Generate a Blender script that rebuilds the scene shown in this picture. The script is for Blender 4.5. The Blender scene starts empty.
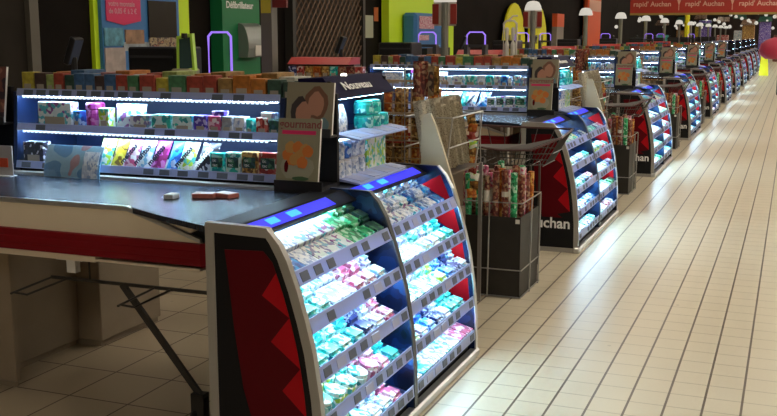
import bpy, bmesh, math, random
from mathutils import Vector, Matrix
random.seed(7)
R = math.radians
sc = bpy.context.scene
COL = sc.collection
H = 1.5
PITCH = 4.12          # distance from one checkout to the next along the aisle
NMOD = 12

# ------------------------------------------------------------------ materials
MATS = {}
def nmat(name):
    m = bpy.data.materials.new(name); m.use_nodes = True
    nt = m.node_tree; b = nt.nodes['Principled BSDF']
    return m, nt, b
def plain(name, col, rough=.5, metal=0., spec=None, noise=0., scale=40.):
    if name in MATS: return MATS[name]
    m, nt, b = nmat(name)
    b.inputs['Base Color'].default_value = (*col, 1)
    b.inputs['Roughness'].default_value = rough
    b.inputs['Metallic'].default_value = metal
    if spec is not None: b.inputs['Specular IOR Level'].default_value = spec
    if noise:
        tc = nt.nodes.new('ShaderNodeTexCoord'); n = nt.nodes.new('ShaderNodeTexNoise')
        n.inputs['Scale'].default_value = scale; n.inputs['Detail'].default_value = 4
        nt.links.new(tc.outputs['Object'], n.inputs['Vector'])
        r = nt.nodes.new('ShaderNodeValToRGB')
        r.color_ramp.elements[0].position = .3; r.color_ramp.elements[1].position = .7
        r.color_ramp.elements[0].color = (*[c*(1-noise) for c in col], 1)
        r.color_ramp.elements[1].color = (*[min(1, c*(1+noise)) for c in col], 1)
        nt.links.new(n.outputs['Fac'], r.inputs['Fac']); nt.links.new(r.outputs['Color'], b.inputs['Base Color'])
    MATS[name] = m; return m
def emit(name, col, s):
    if name in MATS: return MATS[name]
    m, nt, b = nmat(name)
    b.inputs['Base Color'].default_value = (.02, .02, .02, 1)
    b.inputs['Emission Color'].default_value = (*col, 1)
    b.inputs['Emission Strength'].default_value = s
    MATS[name] = m; return m
def printed(name, cols, scale=18., rough=.35, kind='voronoi'):
    """packaging print: flat patches of a few inks, shifted per object"""
    if name in MATS: return MATS[name]
    m, nt, b = nmat(name)
    b.inputs['Roughness'].default_value = rough
    tc = nt.nodes.new('ShaderNodeTexCoord'); oi = nt.nodes.new('ShaderNodeObjectInfo')
    ad = nt.nodes.new('ShaderNodeVectorMath'); ad.operation = 'ADD'
    ml = nt.nodes.new('ShaderNodeMath'); ml.operation = 'MULTIPLY'; ml.inputs[1].default_value = 9.
    nt.links.new(oi.outputs['Random'], ml.inputs[0]); nt.links.new(ml.outputs[0], ad.inputs[1])
    nt.links.new(tc.outputs['Object'], ad.inputs[0])
    if kind == 'voronoi':
        t = nt.nodes.new('ShaderNodeTexVoronoi'); t.inputs['Scale'].default_value = scale
        sep = nt.nodes.new('ShaderNodeSeparateColor')
        nt.links.new(t.outputs['Color'], sep.inputs[0]); out = sep.outputs[0]
    elif kind == 'wave':
        t = nt.nodes.new('ShaderNodeTexWave'); t.inputs['Scale'].default_value = scale
        t.inputs['Distortion'].default_value = 3.; t.bands_direction = 'DIAGONAL'; out = t.outputs['Fac']
    else:
        t = nt.nodes.new('ShaderNodeTexNoise'); t.inputs['Scale'].default_value = scale
        t.inputs['Detail'].default_value = 2; out = t.outputs['Fac']
    nt.links.new(ad.outputs[0], t.inputs['Vector'])
    r = nt.nodes.new('ShaderNodeValToRGB'); r.color_ramp.interpolation = 'CONSTANT'
    el = r.color_ramp.elements
    n = len(cols)
    lo, hi = (0, 1) if kind != 'noise' else (.32, .68)
    el[0].position = 0; el[0].color = (*cols[0], 1)
    el[1].position = lo+(hi-lo)*1/n; el[1].color = (*cols[1], 1)
    for i in range(2, n):
        e = el.new(lo+(hi-lo)*i/n); e.color = (*cols[i], 1)
    nt.links.new(out, r.inputs['Fac']); nt.links.new(r.outputs['Color'], b.inputs['Base Color'])
    MATS[name] = m; return m
def translucent(name, col, fac=.5):
    if name in MATS: return MATS[name]
    m, nt, b = nmat(name)
    b.inputs['Base Color'].default_value = (*col, 1); b.inputs['Roughness'].default_value = .35
    t = nt.nodes.new('ShaderNodeBsdfTranslucent'); t.inputs[0].default_value = (*col, 1)
    mx = nt.nodes.new('ShaderNodeMixShader'); mx.inputs[0].default_value = fac
    nt.links.new(b.outputs[0], mx.inputs[1]); nt.links.new(t.outputs[0], mx.inputs[2])
    nt.links.new(mx.outputs[0], nt.nodes['Material Output'].inputs[0])
    MATS[name] = m; return m
def clearplastic(name, col, alpha):
    if name in MATS: return MATS[name]
    m, nt, b = nmat(name)
    b.inputs['Base Color'].default_value = (*col, 1); b.inputs['Roughness'].default_value = .08
    b.inputs['Alpha'].default_value = alpha
    MATS[name] = m; return m

SILVER = plain('brushed_silver', (.50, .49, .47), .32, .75, noise=.06)
SILVERP = plain('silver_paint', (.40, .385, .36), .38, .3)
BLACK = plain('black_board', (.008, .008, .010), .45, spec=.2)
BLACKP = plain('black_plastic', (.015, .015, .017), .35)
DARK = plain('dark_grey', (.05, .05, .055), .4)
REDD = plain('print_dark_red', (.10, .003, .007), .4, spec=.12)
REDB = plain('print_bright_red', (.42, .006, .012), .4, spec=.12)
WHITE = plain('white_plastic', (.8, .8, .8), .4)
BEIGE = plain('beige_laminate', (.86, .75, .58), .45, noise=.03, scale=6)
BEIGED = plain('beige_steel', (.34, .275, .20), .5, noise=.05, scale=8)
BUMP = plain('red_bumper', (.23, .006, .012), .5, spec=.2)
ALU = plain('aluminium_edge', (.65, .66, .68), .28, .8)
CHROME = plain('wire_chrome', (.42, .42, .42), .3, .7)
STEEL = plain('dark_steel', (.06, .055, .05), .45, .4)
BROWN = plain('brown_board', (.10, .066, .042), .6, noise=.12, scale=5)
CREAM = plain('cream_board', (.62, .54, .38), .55, noise=.04, scale=9)
LIP = translucent('price_rail_plastic', (.40, .47, .74), .2)
TAG = plain('price_tag_grey', (.10, .12, .17), .5)
TAGL = plain('price_tag_light', (.42, .44, .62), .5)
LED = emit('cool_led', (.50, .80, 1.), 48.)
LEDS = emit('cool_led_shelf', (.52, .78, 1.), 85.)
LEDDOT = emit('led_beads', (.66, .84, 1.), 1.7)
BLUEBACK = emit('blue_backlight', (.03, .03, 1.), 1.1)
CYANBACK = emit('cyan_backlight', (.05, .55, 1.), 1.2)
LAMPW = emit('lamp_shade_glow', (1., .93, .80), .6)
CEILE = emit('ceiling_tube', (1., .90, .74), 32.)
CEILW = emit('ceiling_tube_dim', (1., .84, .64), 17.)
PURPLE = emit('violet_led', (.36, .20, 1.), 1.0)
COSMOS = printed('cosmic_blue_print', [(.002, .004, .018), (.003, .009, .045), (.005, .022, .10), (.012, .06, .20)], 9., .3, 'noise')
DBLUE = plain('dark_blue_steel', (.008, .02, .075), .4)
LIMEW = plain('lime_board', (.66, .95, .02), .5)
GREENB = plain('green_board', (.008, .20, .07), .5)
PAPER = plain('paper_white', (.75, .73, .68), .6)
BLUEP = plain('poster_blue', (.04, .19, .50), .45)
PINKP = plain('poster_crimson', (.68, .02, .13), .45)
YELLOW = plain('yellow_board', (.95, .92, .02), .5)
ORANGE = plain('orange_board', (.85, .12, .03), .5)
SCREEN = emit('till_screen', (.12, .28, .35), .35)
TXTW = plain('white_lettering', (.9, .9, .9), .4)
TXTK = plain('black_lettering', (.01, .01, .03), .4)

def beltmat():
    m, nt, b = nmat('conveyor_top')
    tc = nt.nodes.new('ShaderNodeTexCoord'); w = nt.nodes.new('ShaderNodeTexWave')
    w.wave_type = 'BANDS'; w.bands_direction = 'X'; w.inputs['Scale'].default_value = 22; w.inputs['Distortion'].default_value = .6
    r = nt.nodes.new('ShaderNodeValToRGB')
    r.color_ramp.elements[0].color = (.012, .018, .034, 1); r.color_ramp.elements[1].color = (.026, .036, .060, 1)
    nt.links.new(tc.outputs['Object'], w.inputs['Vector']); nt.links.new(w.outputs['Fac'], r.inputs['Fac'])
    nt.links.new(r.outputs['Color'], b.inputs['Base Color'])
    bp = nt.nodes.new('ShaderNodeBump'); bp.inputs['Strength'].default_value = .15; bp.inputs['Distance'].default_value = .002
    nt.links.new(w.outputs['Fac'], bp.inputs['Height']); nt.links.new(bp.outputs[0], b.inputs['Normal'])
    b.inputs['Roughness'].default_value = .27
    return m
BELT = beltmat()

# palette of packet prints
PK = {
 'teal': printed('print_teal', [(.02, .50, .46), (.40, .78, .74), (.02, .60, .52), (.01, .28, .34)], 60),
 'mint': printed('print_mint', [(.50, .80, .74), (.04, .52, .42), (.70, .82, .78), (.62, .80, .76), (.03, .30, .30)], 60),
 'green': printed('print_green', [(.03, .42, .16), (.01, .22, .08), (.10, .62, .30), (.5, .75, .6)], 61),
 'white': printed('print_white', [(.72, .76, .78), (.80, .80, .80), (.20, .45, .60), (.70, .78, .72), (.25, .22, .40)], 60),
 'pink': printed('print_pink', [(.75, .50, .58), (.60, .10, .22), (.80, .74, .76), (.40, .10, .2)], 60),
 'blue': printed('print_blue', [(.04, .18, .60), (.50, .66, .85), (.03, .35, .75), (.02, .08, .35)], 54),
 'navy': printed('print_navy', [(.01, .02, .10), (.01, .02, .14), (.02, .03, .18), (.45, .5, .7)], 68),
 'lime': printed('print_lime', [(.75, .84, .70), (.45, .68, .06), (.85, .86, .80), (.10, .55, .45)], 61),
 'choc': printed('print_brown', [(.10, .05, .03), (.20, .10, .05), (.45, .36, .28), (.06, .03, .02)], 57),
 'red': printed('print_red', [(.40, .04, .03), (.55, .12, .10), (.75, .65, .6), (.25, .02, .02)], 57),
 'orange': printed('print_orange', [(.55, .17, .02), (.42, .09, .01), (.72, .42, .10), (.30, .06, .01)], 71),
 'yellow': printed('print_yellow', [(.62, .50, .03), (.70, .62, .1), (.20, .12, .02), (.6, .46, .03)], 51),
 'magenta': printed('print_magenta', [(.55, .06, .42), (.70, .25, .62), (.50, .05, .38), (.25, .02, .12)], 44),
 'spotty': printed('print_spotty', [(.72, .82, .85), (.10, .50, .60), (.80, .86, .86), (.75, .84, .86), (.30, .10, .35)], 62),
 'grey': printed('print_grey', [(.35, .37, .38), (.25, .27, .30), (.55, .55, .55), (.3, .3, .32)], 51),
 'black': printed('print_black', [(.012, .012, .02), (.02, .02, .05), (.012, .012, .02), (.55, .55, .62)], 74),
 'silver': printed('print_silver', [(.55, .62, .75), (.75, .80, .88), (.30, .40, .62), (.85, .88, .92)], 78),
 'purple': printed('print_purple', [(.10, .05, .45), (.06, .03, .30), (.55, .5, .8), (.1, .06, .4)], 68),
 'dgreen': printed('print_dark_green', [(.02, .10, .06), (.01, .05, .04), (.10, .25, .14), (.03, .08, .10)], 68),
 'bordeaux': printed('print_bordeaux', [(.16, .02, .02), (.28, .08, .05), (.10, .02, .02), (.4, .25, .15)], 68),
 'gold': printed('print_gold', [(.45, .24, .05), (.25, .11, .03), (.62, .42, .14), (.12, .06, .02)], 74),
}
NEWS = printed('newsprint', [(.22, .19, .14), (.56, .50, .38), (.62, .56, .43), (.40, .35, .26)], 150, .6, 'noise')
MAGA = printed('magazine_cover_faces', [(.30, .22, .12), (.42, .34, .22), (.08, .05, .05), (.45, .20, .12)], 15, .4, 'noise')
MAGB = printed('magazine_cover_food', [(.42, .38, .25), (.48, .42, .30), (.62, .16, .04), (.50, .30, .12)], 11, .4, 'noise')
POSTERF = printed('dark_poster_print', [(.10, .03, .03), (.03, .02, .03), (.16, .06, .05), (.30, .14, .10)], 10, .5, 'noise')
LEAFLET = printed('leaflet_print', [(.10, .30, .50), (.05, .22, .42), (.22, .42, .55), (.40, .18, .20)], 5, .3, 'noise')

# ------------------------------------------------------------------ mesh helpers
def NB(): return bmesh.new()
def face(bm, vs, mi=0):
    try:
        f = bm.faces.new(vs); f.material_index = mi; return f
    except ValueError: return None
def box(bm, x0, x1, y0, y1, z0, z1, mi=0, M=None):
    v = [Vector((x, y, z)) for x in (x0, x1) for y in (y0, y1) for z in (z0, z1)]
    if M is not None: v = [M @ p for p in v]
    a = [bm.verts.new(p) for p in v]
    for q in ((0, 1, 3, 2), (4, 6, 7, 5), (0, 4, 5, 1), (2, 3, 7, 6), (0, 2, 6, 4), (1, 5, 7, 3)):
        face(bm, [a[i] for i in q], mi)
def rbox(bm, x0, x1, y0, y1, z0, z1, b=.003, mi=0, M=None):
    """box with bevelled upright and top edges"""
    t = NB(); box(t, x0, x1, y0, y1, z0, z1)
    bmesh.ops.recalc_face_normals(t, faces=t.faces)
    bmesh.ops.bevel(t, geom=list(t.edges), offset=b, segments=1, affect='EDGES')
    merge(bm, t, mi, M)
def merge(bm, t, mi=0, M=None):
    mp = {}
    for v in t.verts: mp[v.index if v.index >= 0 else id(v)] = None
    t.verts.index_update()
    nv = [bm.verts.new((M @ v.co) if M is not None else v.co) for v in t.verts]
    for f in t.faces: face(bm, [nv[v.index] for v in f.verts], mi if mi is not None else f.material_index)
    t.free()
def prism(bm, pts, d, mi=0, capmi=None):
    """closed polygon pts (3D) extruded along d"""
    d = Vector(d); a = [bm.verts.new(Vector(p)) for p in pts]; b = [bm.verts.new(Vector(p)+d) for p in pts]
    n = len(pts); c = mi if capmi is None else capmi
    face(bm, a[::-1], c); face(bm, b, c)
    for i in range(n): face(bm, [a[i], a[(i+1) % n], b[(i+1) % n], b[i]], mi)
def ring(bm, outer, inner, d, mi=0):
    d = Vector(d); n = len(outer)
    o1 = [bm.verts.new(Vector(p)) for p in outer]; o2 = [bm.verts.new(Vector(p)+d) for p in outer]
    i1 = [bm.verts.new(Vector(p)) for p in inner]; i2 = [bm.verts.new(Vector(p)+d) for p in inner]
    for k in range(n):
        j = (k+1) % n
        face(bm, [o1[k], o1[j], i1[j], i1[k]], mi); face(bm, [o2[k], i2[k], i2[j], o2[j]], mi)
        face(bm, [o1[k], o2[k], o2[j], o1[j]], mi); face(bm, [i1[k], i1[j], i2[j], i2[k]], mi)
def tube(bm, pts, r, n=6, mi=0):
    pts = [Vector(p) for p in pts]; rings = []
    for i, p in enumerate(pts):
        if i == 0: t = pts[1]-p
        elif i == len(pts)-1: t = p-pts[i-1]
        else: t = (pts[i+1]-p).normalized()+(p-pts[i-1]).normalized()
        t.normalize()
        u = t.cross(Vector((0, 0, 1)))
        if u.length < .05: u = t.cross(Vector((1, 0, 0)))
        u.normalize(); w = t.cross(u)
        rings.append([bm.verts.new(p+u*r*math.cos(2*math.pi*k/n)+w*r*math.sin(2*math.pi*k/n)) for k in range(n)])
    for a, b in zip(rings, rings[1:]):
        for k in range(n): face(bm, [a[k], a[(k+1) % n], b[(k+1) % n], b[k]], mi)
    face(bm, rings[0][::-1], mi); face(bm, rings[-1], mi)
def lathe(bm, prof, n=12, mi=0, c=(0, 0, 0)):
    c = Vector(c); rings = []
    for r, z in prof:
        rings.append([bm.verts.new(c+Vector((r*math.cos(2*math.pi*k/n), r*math.sin(2*math.pi*k/n), z))) for k in range(n)])
    for a, b in zip(rings, rings[1:]):
        for k in range(n): face(bm, [a[k], a[(k+1) % n], b[(k+1) % n], b[k]], mi)
    face(bm, rings[0][::-1], mi); face(bm, rings[-1], mi)
def pillow(bm, w, h, t, mi=0, nx=6, nz=6, seal=.07):
    """upright sealed bag, width along x, height along z, standing on z=0"""
    def P(u, v, s):
        e = max(0., (1-abs(2*u-1)**3))*max(0., (1-abs(2*(v-seal)/(1-2*seal)-1)**3)) if seal < v < 1-seal else 0
        return Vector(((u-.5)*w*(1-.04*math.sin(v*math.pi)), s*(t*.5*e+.0006), v*h))
    for s in (-1, 1):
        g = [[bm.verts.new(P(i/nx, j/nz, s)) for i in range(nx+1)] for j in range(nz+1)]
        for j in range(nz):
            for i in range(nx):
                q = [g[j][i], g[j][i+1], g[j+1][i+1], g[j+1][i]]
                face(bm, q if s < 0 else q[::-1], mi)
WL = {}
def obj(name, bm, mats, parent=None, loc=None, smooth=False, recalc=True):
    """link a bmesh as one mesh object; parts are written in their thing's coordinates"""
    off = WL.get(parent.name, Vector()) if parent else Vector(loc or (0, 0, 0))
    if off.length: bmesh.ops.translate(bm, vec=-off, verts=bm.verts)
    if recalc: bmesh.ops.recalc_face_normals(bm, faces=bm.faces)
    me = bpy.data.meshes.new(name); bm.to_mesh(me); bm.free()
    for m in (mats if isinstance(mats, (list, tuple)) else [mats]): me.materials.append(m)
    if smooth:
        for p in me.polygons: p.use_smooth = True
    o = bpy.data.objects.new(name, me); COL.objects.link(o)
    if parent: o.parent = parent; WL[o.name] = off
    else: o.location = off; WL[o.name] = off
    return o
def root(name, label, cat, loc, group=None):
    o = bpy.data.objects.new(name, None); COL.objects.link(o); o.location = loc; WL[o.name] = Vector(loc)
    o.empty_display_size = .1
    tag(o, label, cat, group); return o
def tag(o, label, cat, group=None):
    o['label'] = label; o['category'] = cat
    if group: o['group'] = group
    return o
def struct(name, bm, mats):
    o = obj(name, bm, mats); o['kind'] = 'structure'; return o
KIDS = {}
def kids(o): return [c for c in COL.objects if c.parent == o]
def dup(o, dy=0., label=None, group=None, dv=None):
    if o.name not in KIDS: KIDS[o.name] = [(c, kids(c)) for c in kids(o)]
    r = o.copy(); COL.objects.link(r)
    r.location = Vector(o.location)+(Vector(dv) if dv is not None else Vector((0, dy, 0)))
    if label: r['label'] = label
    if group: r['group'] = group
    for c, gs in KIDS[o.name]:
        cc = c.copy(); COL.objects.link(cc); cc.parent = r
        for g in gs:
            gg = g.copy(); COL.objects.link(gg); gg.parent = cc
    return r
def text(name, s, size, M, mat, parent, ext=.001, bold=0., sx=1., align='LEFT'):
    """lettering as a real mesh; M places the text plane (x right, y up)"""
    cu = bpy.data.curves.new('t', 'FONT'); cu.body = s; cu.size = size; cu.extrude = ext; cu.offset = bold
    cu.align_x = align; cu.resolution_u = 3
    o = bpy.data.objects.new('t', cu); COL.objects.link(o); bpy.context.view_layer.update()
    me = bpy.data.meshes.new_from_object(o.evaluated_get(bpy.context.evaluated_depsgraph_get()))
    COL.objects.unlink(o); bpy.data.objects.remove(o); bpy.data.curves.remove(cu)
    off = WL.get(parent.name, Vector()) if parent else Vector()
    me.transform(Matrix.Translation(-off) @ M @ Matrix.Diagonal((sx, 1, 1, 1)))
    me.materials.clear(); me.materials.append(mat); me.name = name
    o = bpy.data.objects.new(name, me); COL.objects.link(o)
    if parent: o.parent = parent; WL[o.name] = off
    return o
def PLANE_NEGY(x, y, z):   # text read when looking along +Y
    return Matrix(((1, 0, 0, x), (0, 0, -1, y), (0, 1, 0, z), (0, 0, 0, 1)))
def PLANE_POSX(x, y, z):   # text read when looking along -X
    return Matrix(((0, 0, 1, x), (1, 0, 0, y), (0, 1, 0, z), (0, 0, 0, 1)))
ORD = ['nearest', 'second', 'third', 'fourth', 'fifth', 'sixth', 'seventh', 'eighth', 'ninth', 'tenth', 'eleventh', 'twelfth']
def nth(i): return 'first second third fourth fifth sixth seventh eighth ninth tenth eleventh twelfth thirteenth fourteenth fifteenth sixteenth seventeenth eighteenth nineteenth twentieth twenty-first twenty-second'.split()[i]

# ------------------------------------------------------------------ setting
def floor_material():
    m, nt, b = nmat('floor_tiles'); L = nt.links
    geo = nt.nodes.new('ShaderNodeTexCoord'); sep = nt.nodes.new('ShaderNodeSeparateXYZ'); L.new(geo.outputs['Object'], sep.inputs[0])
    def math_(op, a, c=None, d=None):
        n = nt.nodes.new('ShaderNodeMath'); n.operation = op
        for i, v in enumerate((a, c, d)):
            if v is None: continue
            if isinstance(v, (int, float)): n.inputs[i].default_value = v
            else: L.new(v, n.inputs[i])
        return n.outputs[0]
    def line(coord, off, pitch, hw):
        t = math_('FRACT', math_('DIVIDE', math_('SUBTRACT', coord, off), pitch))
        d = math_('MULTIPLY', math_('MINIMUM', t, math_('SUBTRACT', 1., t)), pitch)
        return math_('LESS_THAN', d, hw)
    X, Y = sep.outputs[0], sep.outputs[1]
    long_ = line(X, -.110, .147, .0048); cross = line(Y, .087, .16, .0030)
    longL = line(X, -.110, .294, .0040); crossL = line(Y, .087, .32, .0040)
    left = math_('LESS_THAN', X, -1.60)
    n = nt.nodes.new('ShaderNodeTexNoise'); n.inputs['Scale'].default_value = 2.2; n.inputs['Detail'].default_value = 6
    n2 = nt.nodes.new('ShaderNodeTexNoise'); n2.inputs['Scale'].default_value = 60; n2.inputs['Detail'].default_value = 2
    L.new(geo.outputs['Object'], n.inputs['Vector']); L.new(geo.outputs['Object'], n2.inputs['Vector'])
    def mix(fac, a, c):
        x = nt.nodes.new('ShaderNodeMix'); x.data_type = 'RGBA'
        if isinstance(fac, (int, float)): x.inputs[0].default_value = fac
        else: L.new(fac, x.inputs[0])
        for i, v in ((6, a), (7, c)):
            if isinstance(v, tuple): x.inputs[i].default_value = (*v, 1)
            else: L.new(v, x.inputs[i])
        return x.outputs[2]
    base = mix(n.outputs['Fac'], (.62, .55, .41), (.70, .63, .48))
    base = mix(math_('MULTIPLY', n2.outputs['Fac'], .25), base, (.55, .46, .33))
    base = mix(math_('MULTIPLY', left, .65), base, (.40, .31, .20))  # shade around the counters painted into the left floor colour
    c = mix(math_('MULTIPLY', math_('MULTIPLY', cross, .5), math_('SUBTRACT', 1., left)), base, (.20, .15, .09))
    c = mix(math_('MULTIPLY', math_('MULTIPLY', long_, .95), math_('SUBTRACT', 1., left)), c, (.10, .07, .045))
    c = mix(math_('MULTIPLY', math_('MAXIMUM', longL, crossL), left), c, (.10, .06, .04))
    # scattered dirt specks
    v = nt.nodes.new('ShaderNodeTexVoronoi'); v.inputs['Scale'].default_value = 2.6; L.new(geo.outputs['Object'], v.inputs['Vector'])
    c = mix(math_('MULTIPLY', math_('LESS_THAN', v.outputs['Distance'], .03), .35), c, (.2, .16, .12))
    L.new(c, b.inputs['Base Color'])
    b.inputs['Roughness'].default_value = .34; b.inputs['Specular IOR Level'].default_value = .48
    return m
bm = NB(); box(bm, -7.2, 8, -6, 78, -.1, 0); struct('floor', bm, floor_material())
bm = NB(); box(bm, -7.2, 8, -6, 78, 4.9, 5.0); struct('ceiling', bm, plain('ceiling_paint', (.05, .045, .04), .8))
WALLM = plain('dark_wall_panels', (.008, .0055, .0045), .8, spec=.12, noise=.35, scale=1.5)
bm = NB(); box(bm, -7.3, -7.2, -6, 78, 0, 4.9); struct('wall_left', bm, WALLM)
bm = NB(); box(bm, 8, 8.1, -6, 78, 0, 4.9); struct('wall_right', bm, plain('store_wall', (.35, .31, .25), .7))
bm = NB(); box(bm, -7.2, 8, 78, 78.1, 0, 4.9); struct('wall_far', bm, plain('far_wall', (.06, .04, .035), .7, noise=.4, scale=.8))
bm = NB(); box(bm, -7.2, 8, -6.1, -6, 0, 4.9); struct('wall_near', bm, plain('near_wall', (.25, .22, .18), .7))
# grey wall bay with its upright trim on the far left
bm = NB(); box(bm, -7.2, -7.12, -1, 8.15, 0, 4.9); struct('trim_1', bm, plain('grey_wall_bay', (.024, .020, .016), .8, spec=.15, noise=.15, scale=3))
bm = NB(); box(bm, -7.2, -7.06, 8.15, 8.28, 0, 4.9); struct('trim_2', bm, plain('pale_trim', (.12, .11, .09), .5))

# ceiling lights
cl = root('ceiling_light', 'long ceiling light over the aisle', 'ceiling light', (1.2, 2.0, 4.78), 'ceiling lights above the aisle')
bm = NB(); box(bm, 1.0, 1.4, 1.0, 3.0, 4.82, 4.9); obj('housing', bm, WHITE, cl)
bm = NB(); box(bm, 1.05, 1.35, 1.05, 2.95, 4.79, 4.82); obj('diffuser', bm, CEILE, cl)
for i in range(0, 19):
    for x in (0, 3.6):
        if i == 0 and x == 0: continue
        dup(cl, dv=(x, i*3.8, 0))
cw = root('ceiling_light', 'long dim ceiling light over the cashiers', 'ceiling light', (-4.4, 3.4, 4.78), 'ceiling lights above the cashiers')
bm = NB(); box(bm, -4.55, -4.25, 2.6, 4.2, 4.82, 4.9); obj('housing', bm, WHITE, cw)
bm = NB(); box(bm, -4.52, -4.28, 2.65, 4.15, 4.79, 4.82); obj('diffuser', bm, CEILW, cw)
for i in range(1, 17): dup(cw, dy=i*PITCH)
for i in range(0, 13): dup(cw, dv=(2.0, 2.0+i*PITCH, 0), label='long dim ceiling light over the lane ends', group='ceiling lights above the lanes')
dup(cl, dv=(-3.4, -6.2, 0), label='long added fill light behind the camera', group='added fill lights behind the camera'); dup(cl, dv=(-1.4, -6.2, 0), label='long added fill light behind the camera', group='added fill lights behind the camera')  # two unseen lights added to brighten the nearest counter's fascia

# ------------------------------------------------------------------ end display (curved unit at the end of each checkout)
PROF = [(0, -1.315), (.2, -1.318), (.35, -1.33), (.5, -1.352), (.6, -1.376), (.7, -1.405), (.8, -1.441), (.86, -1.474), (.9, -1.512)]
def PX(z):
    for (a, xa), (b, xb) in zip(PROF, PROF[1:]):
        if z <= b: return xa+(xb-xa)*(z-a)/(b-a)
    return PROF[-1][1]
YN, YM, YF = 2.76, 3.60, 4.44
BACK = -1.735
SHELFZ = [.762, .610, .452, .295, .135]     # top of each price rail
TILT = [R(24), R(18), R(18), R(17), R(15)]
def outline(ins, y, z0=.0):
    zs = [z0+ins, .2, .35, .5, .6, .7, .8, .85, .9-ins]
    pts = [(BACK+ins, y, z0+ins)]+[(PX(z)-ins, y, z) for z in zs]+[(BACK+ins, y, .905-ins)]
    return pts
def side_panel(par, y0, th, near=False, far=False):
    bm = NB(); prism(bm, outline(.0, y0, .0) if not near else outline(.030, y0+.004), (0, th, 0))
    if near:
        s = obj('side_panel', bm, BLACK, par); s['label'] = 'black side panel facing the camera'
        bm = NB(); ring(bm, outline(0, y0), outline(.032, y0), (0, th+.004, 0)); obj('panel_frame', bm, SILVERP, s)
        g = NB(); y = y0+.002
        def q(pts, mi): prism(g, [(a, y, b) for a, b in pts], (0, .0025, 0), mi)
        e = lambda z: PX(z)-.055
        q([(-1.665, .82), (-1.655, .74), (-1.637, .56), (-1.608, .36), (-1.575, .245), (-1.43, .245), (-1.47, .27), (e(.29), .29), (-1.465, .37), (e(.45), .45), (-1.503, .53), (e(.615), .615), (-1.532, .68), (e(.757), .757), (e(.79), .79), (-1.525, .825)], 0)
        q([(e(.615), .615), (e(.69), .69), (e(.757), .757), (-1.532, .68)], 1)
        q([(e(.45), .45), (e(.53), .53), (e(.615), .615), (-1.503, .53)], 1)
        q([(e(.29), .29), (e(.37), .37), (e(.45), .45), (-1.465, .37)], 1)
        obj('red_graphic', g, [REDD, REDB], s)['label'] = 'red faceted graphic'
        text('lettering', 'Auchan', .105, PLANE_NEGY(-1.685, y0+.002, .17), TXTW, s, bold=.0022, sx=.98)['label'] = 'white store lettering'
    else:
        s = obj('side_panel', bm, [COSMOS], par)
        # silver edging along the curve
        bm = NB()
        for (a, b) in zip(PROF, PROF[1:]):
            za, zb = a[0], b[0]
            prism(bm, [(PX(za), y0-.003, za), (PX(za)+.006, y0-.003, za), (PX(zb)+.006, y0-.003, zb), (PX(zb), y0-.003, zb)], (0, th+.006, 0))
        obj('edge_strip', bm, ALU if far else DARK, s)
        if far:
            g = NB(); y = y0-.003
            for z0 in (.25, .42, .58, .73):
                prism(g, [(PX(z0)-.02, y, z0), (PX(z0+.13)-.02, y, z0+.13), (PX(z0)-.17, y, z0+.08)], (0, .002, 0))
            obj('red_graphic', g, [REDB], s)['label'] = 'red triangles on the inner face'
    return s
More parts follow.
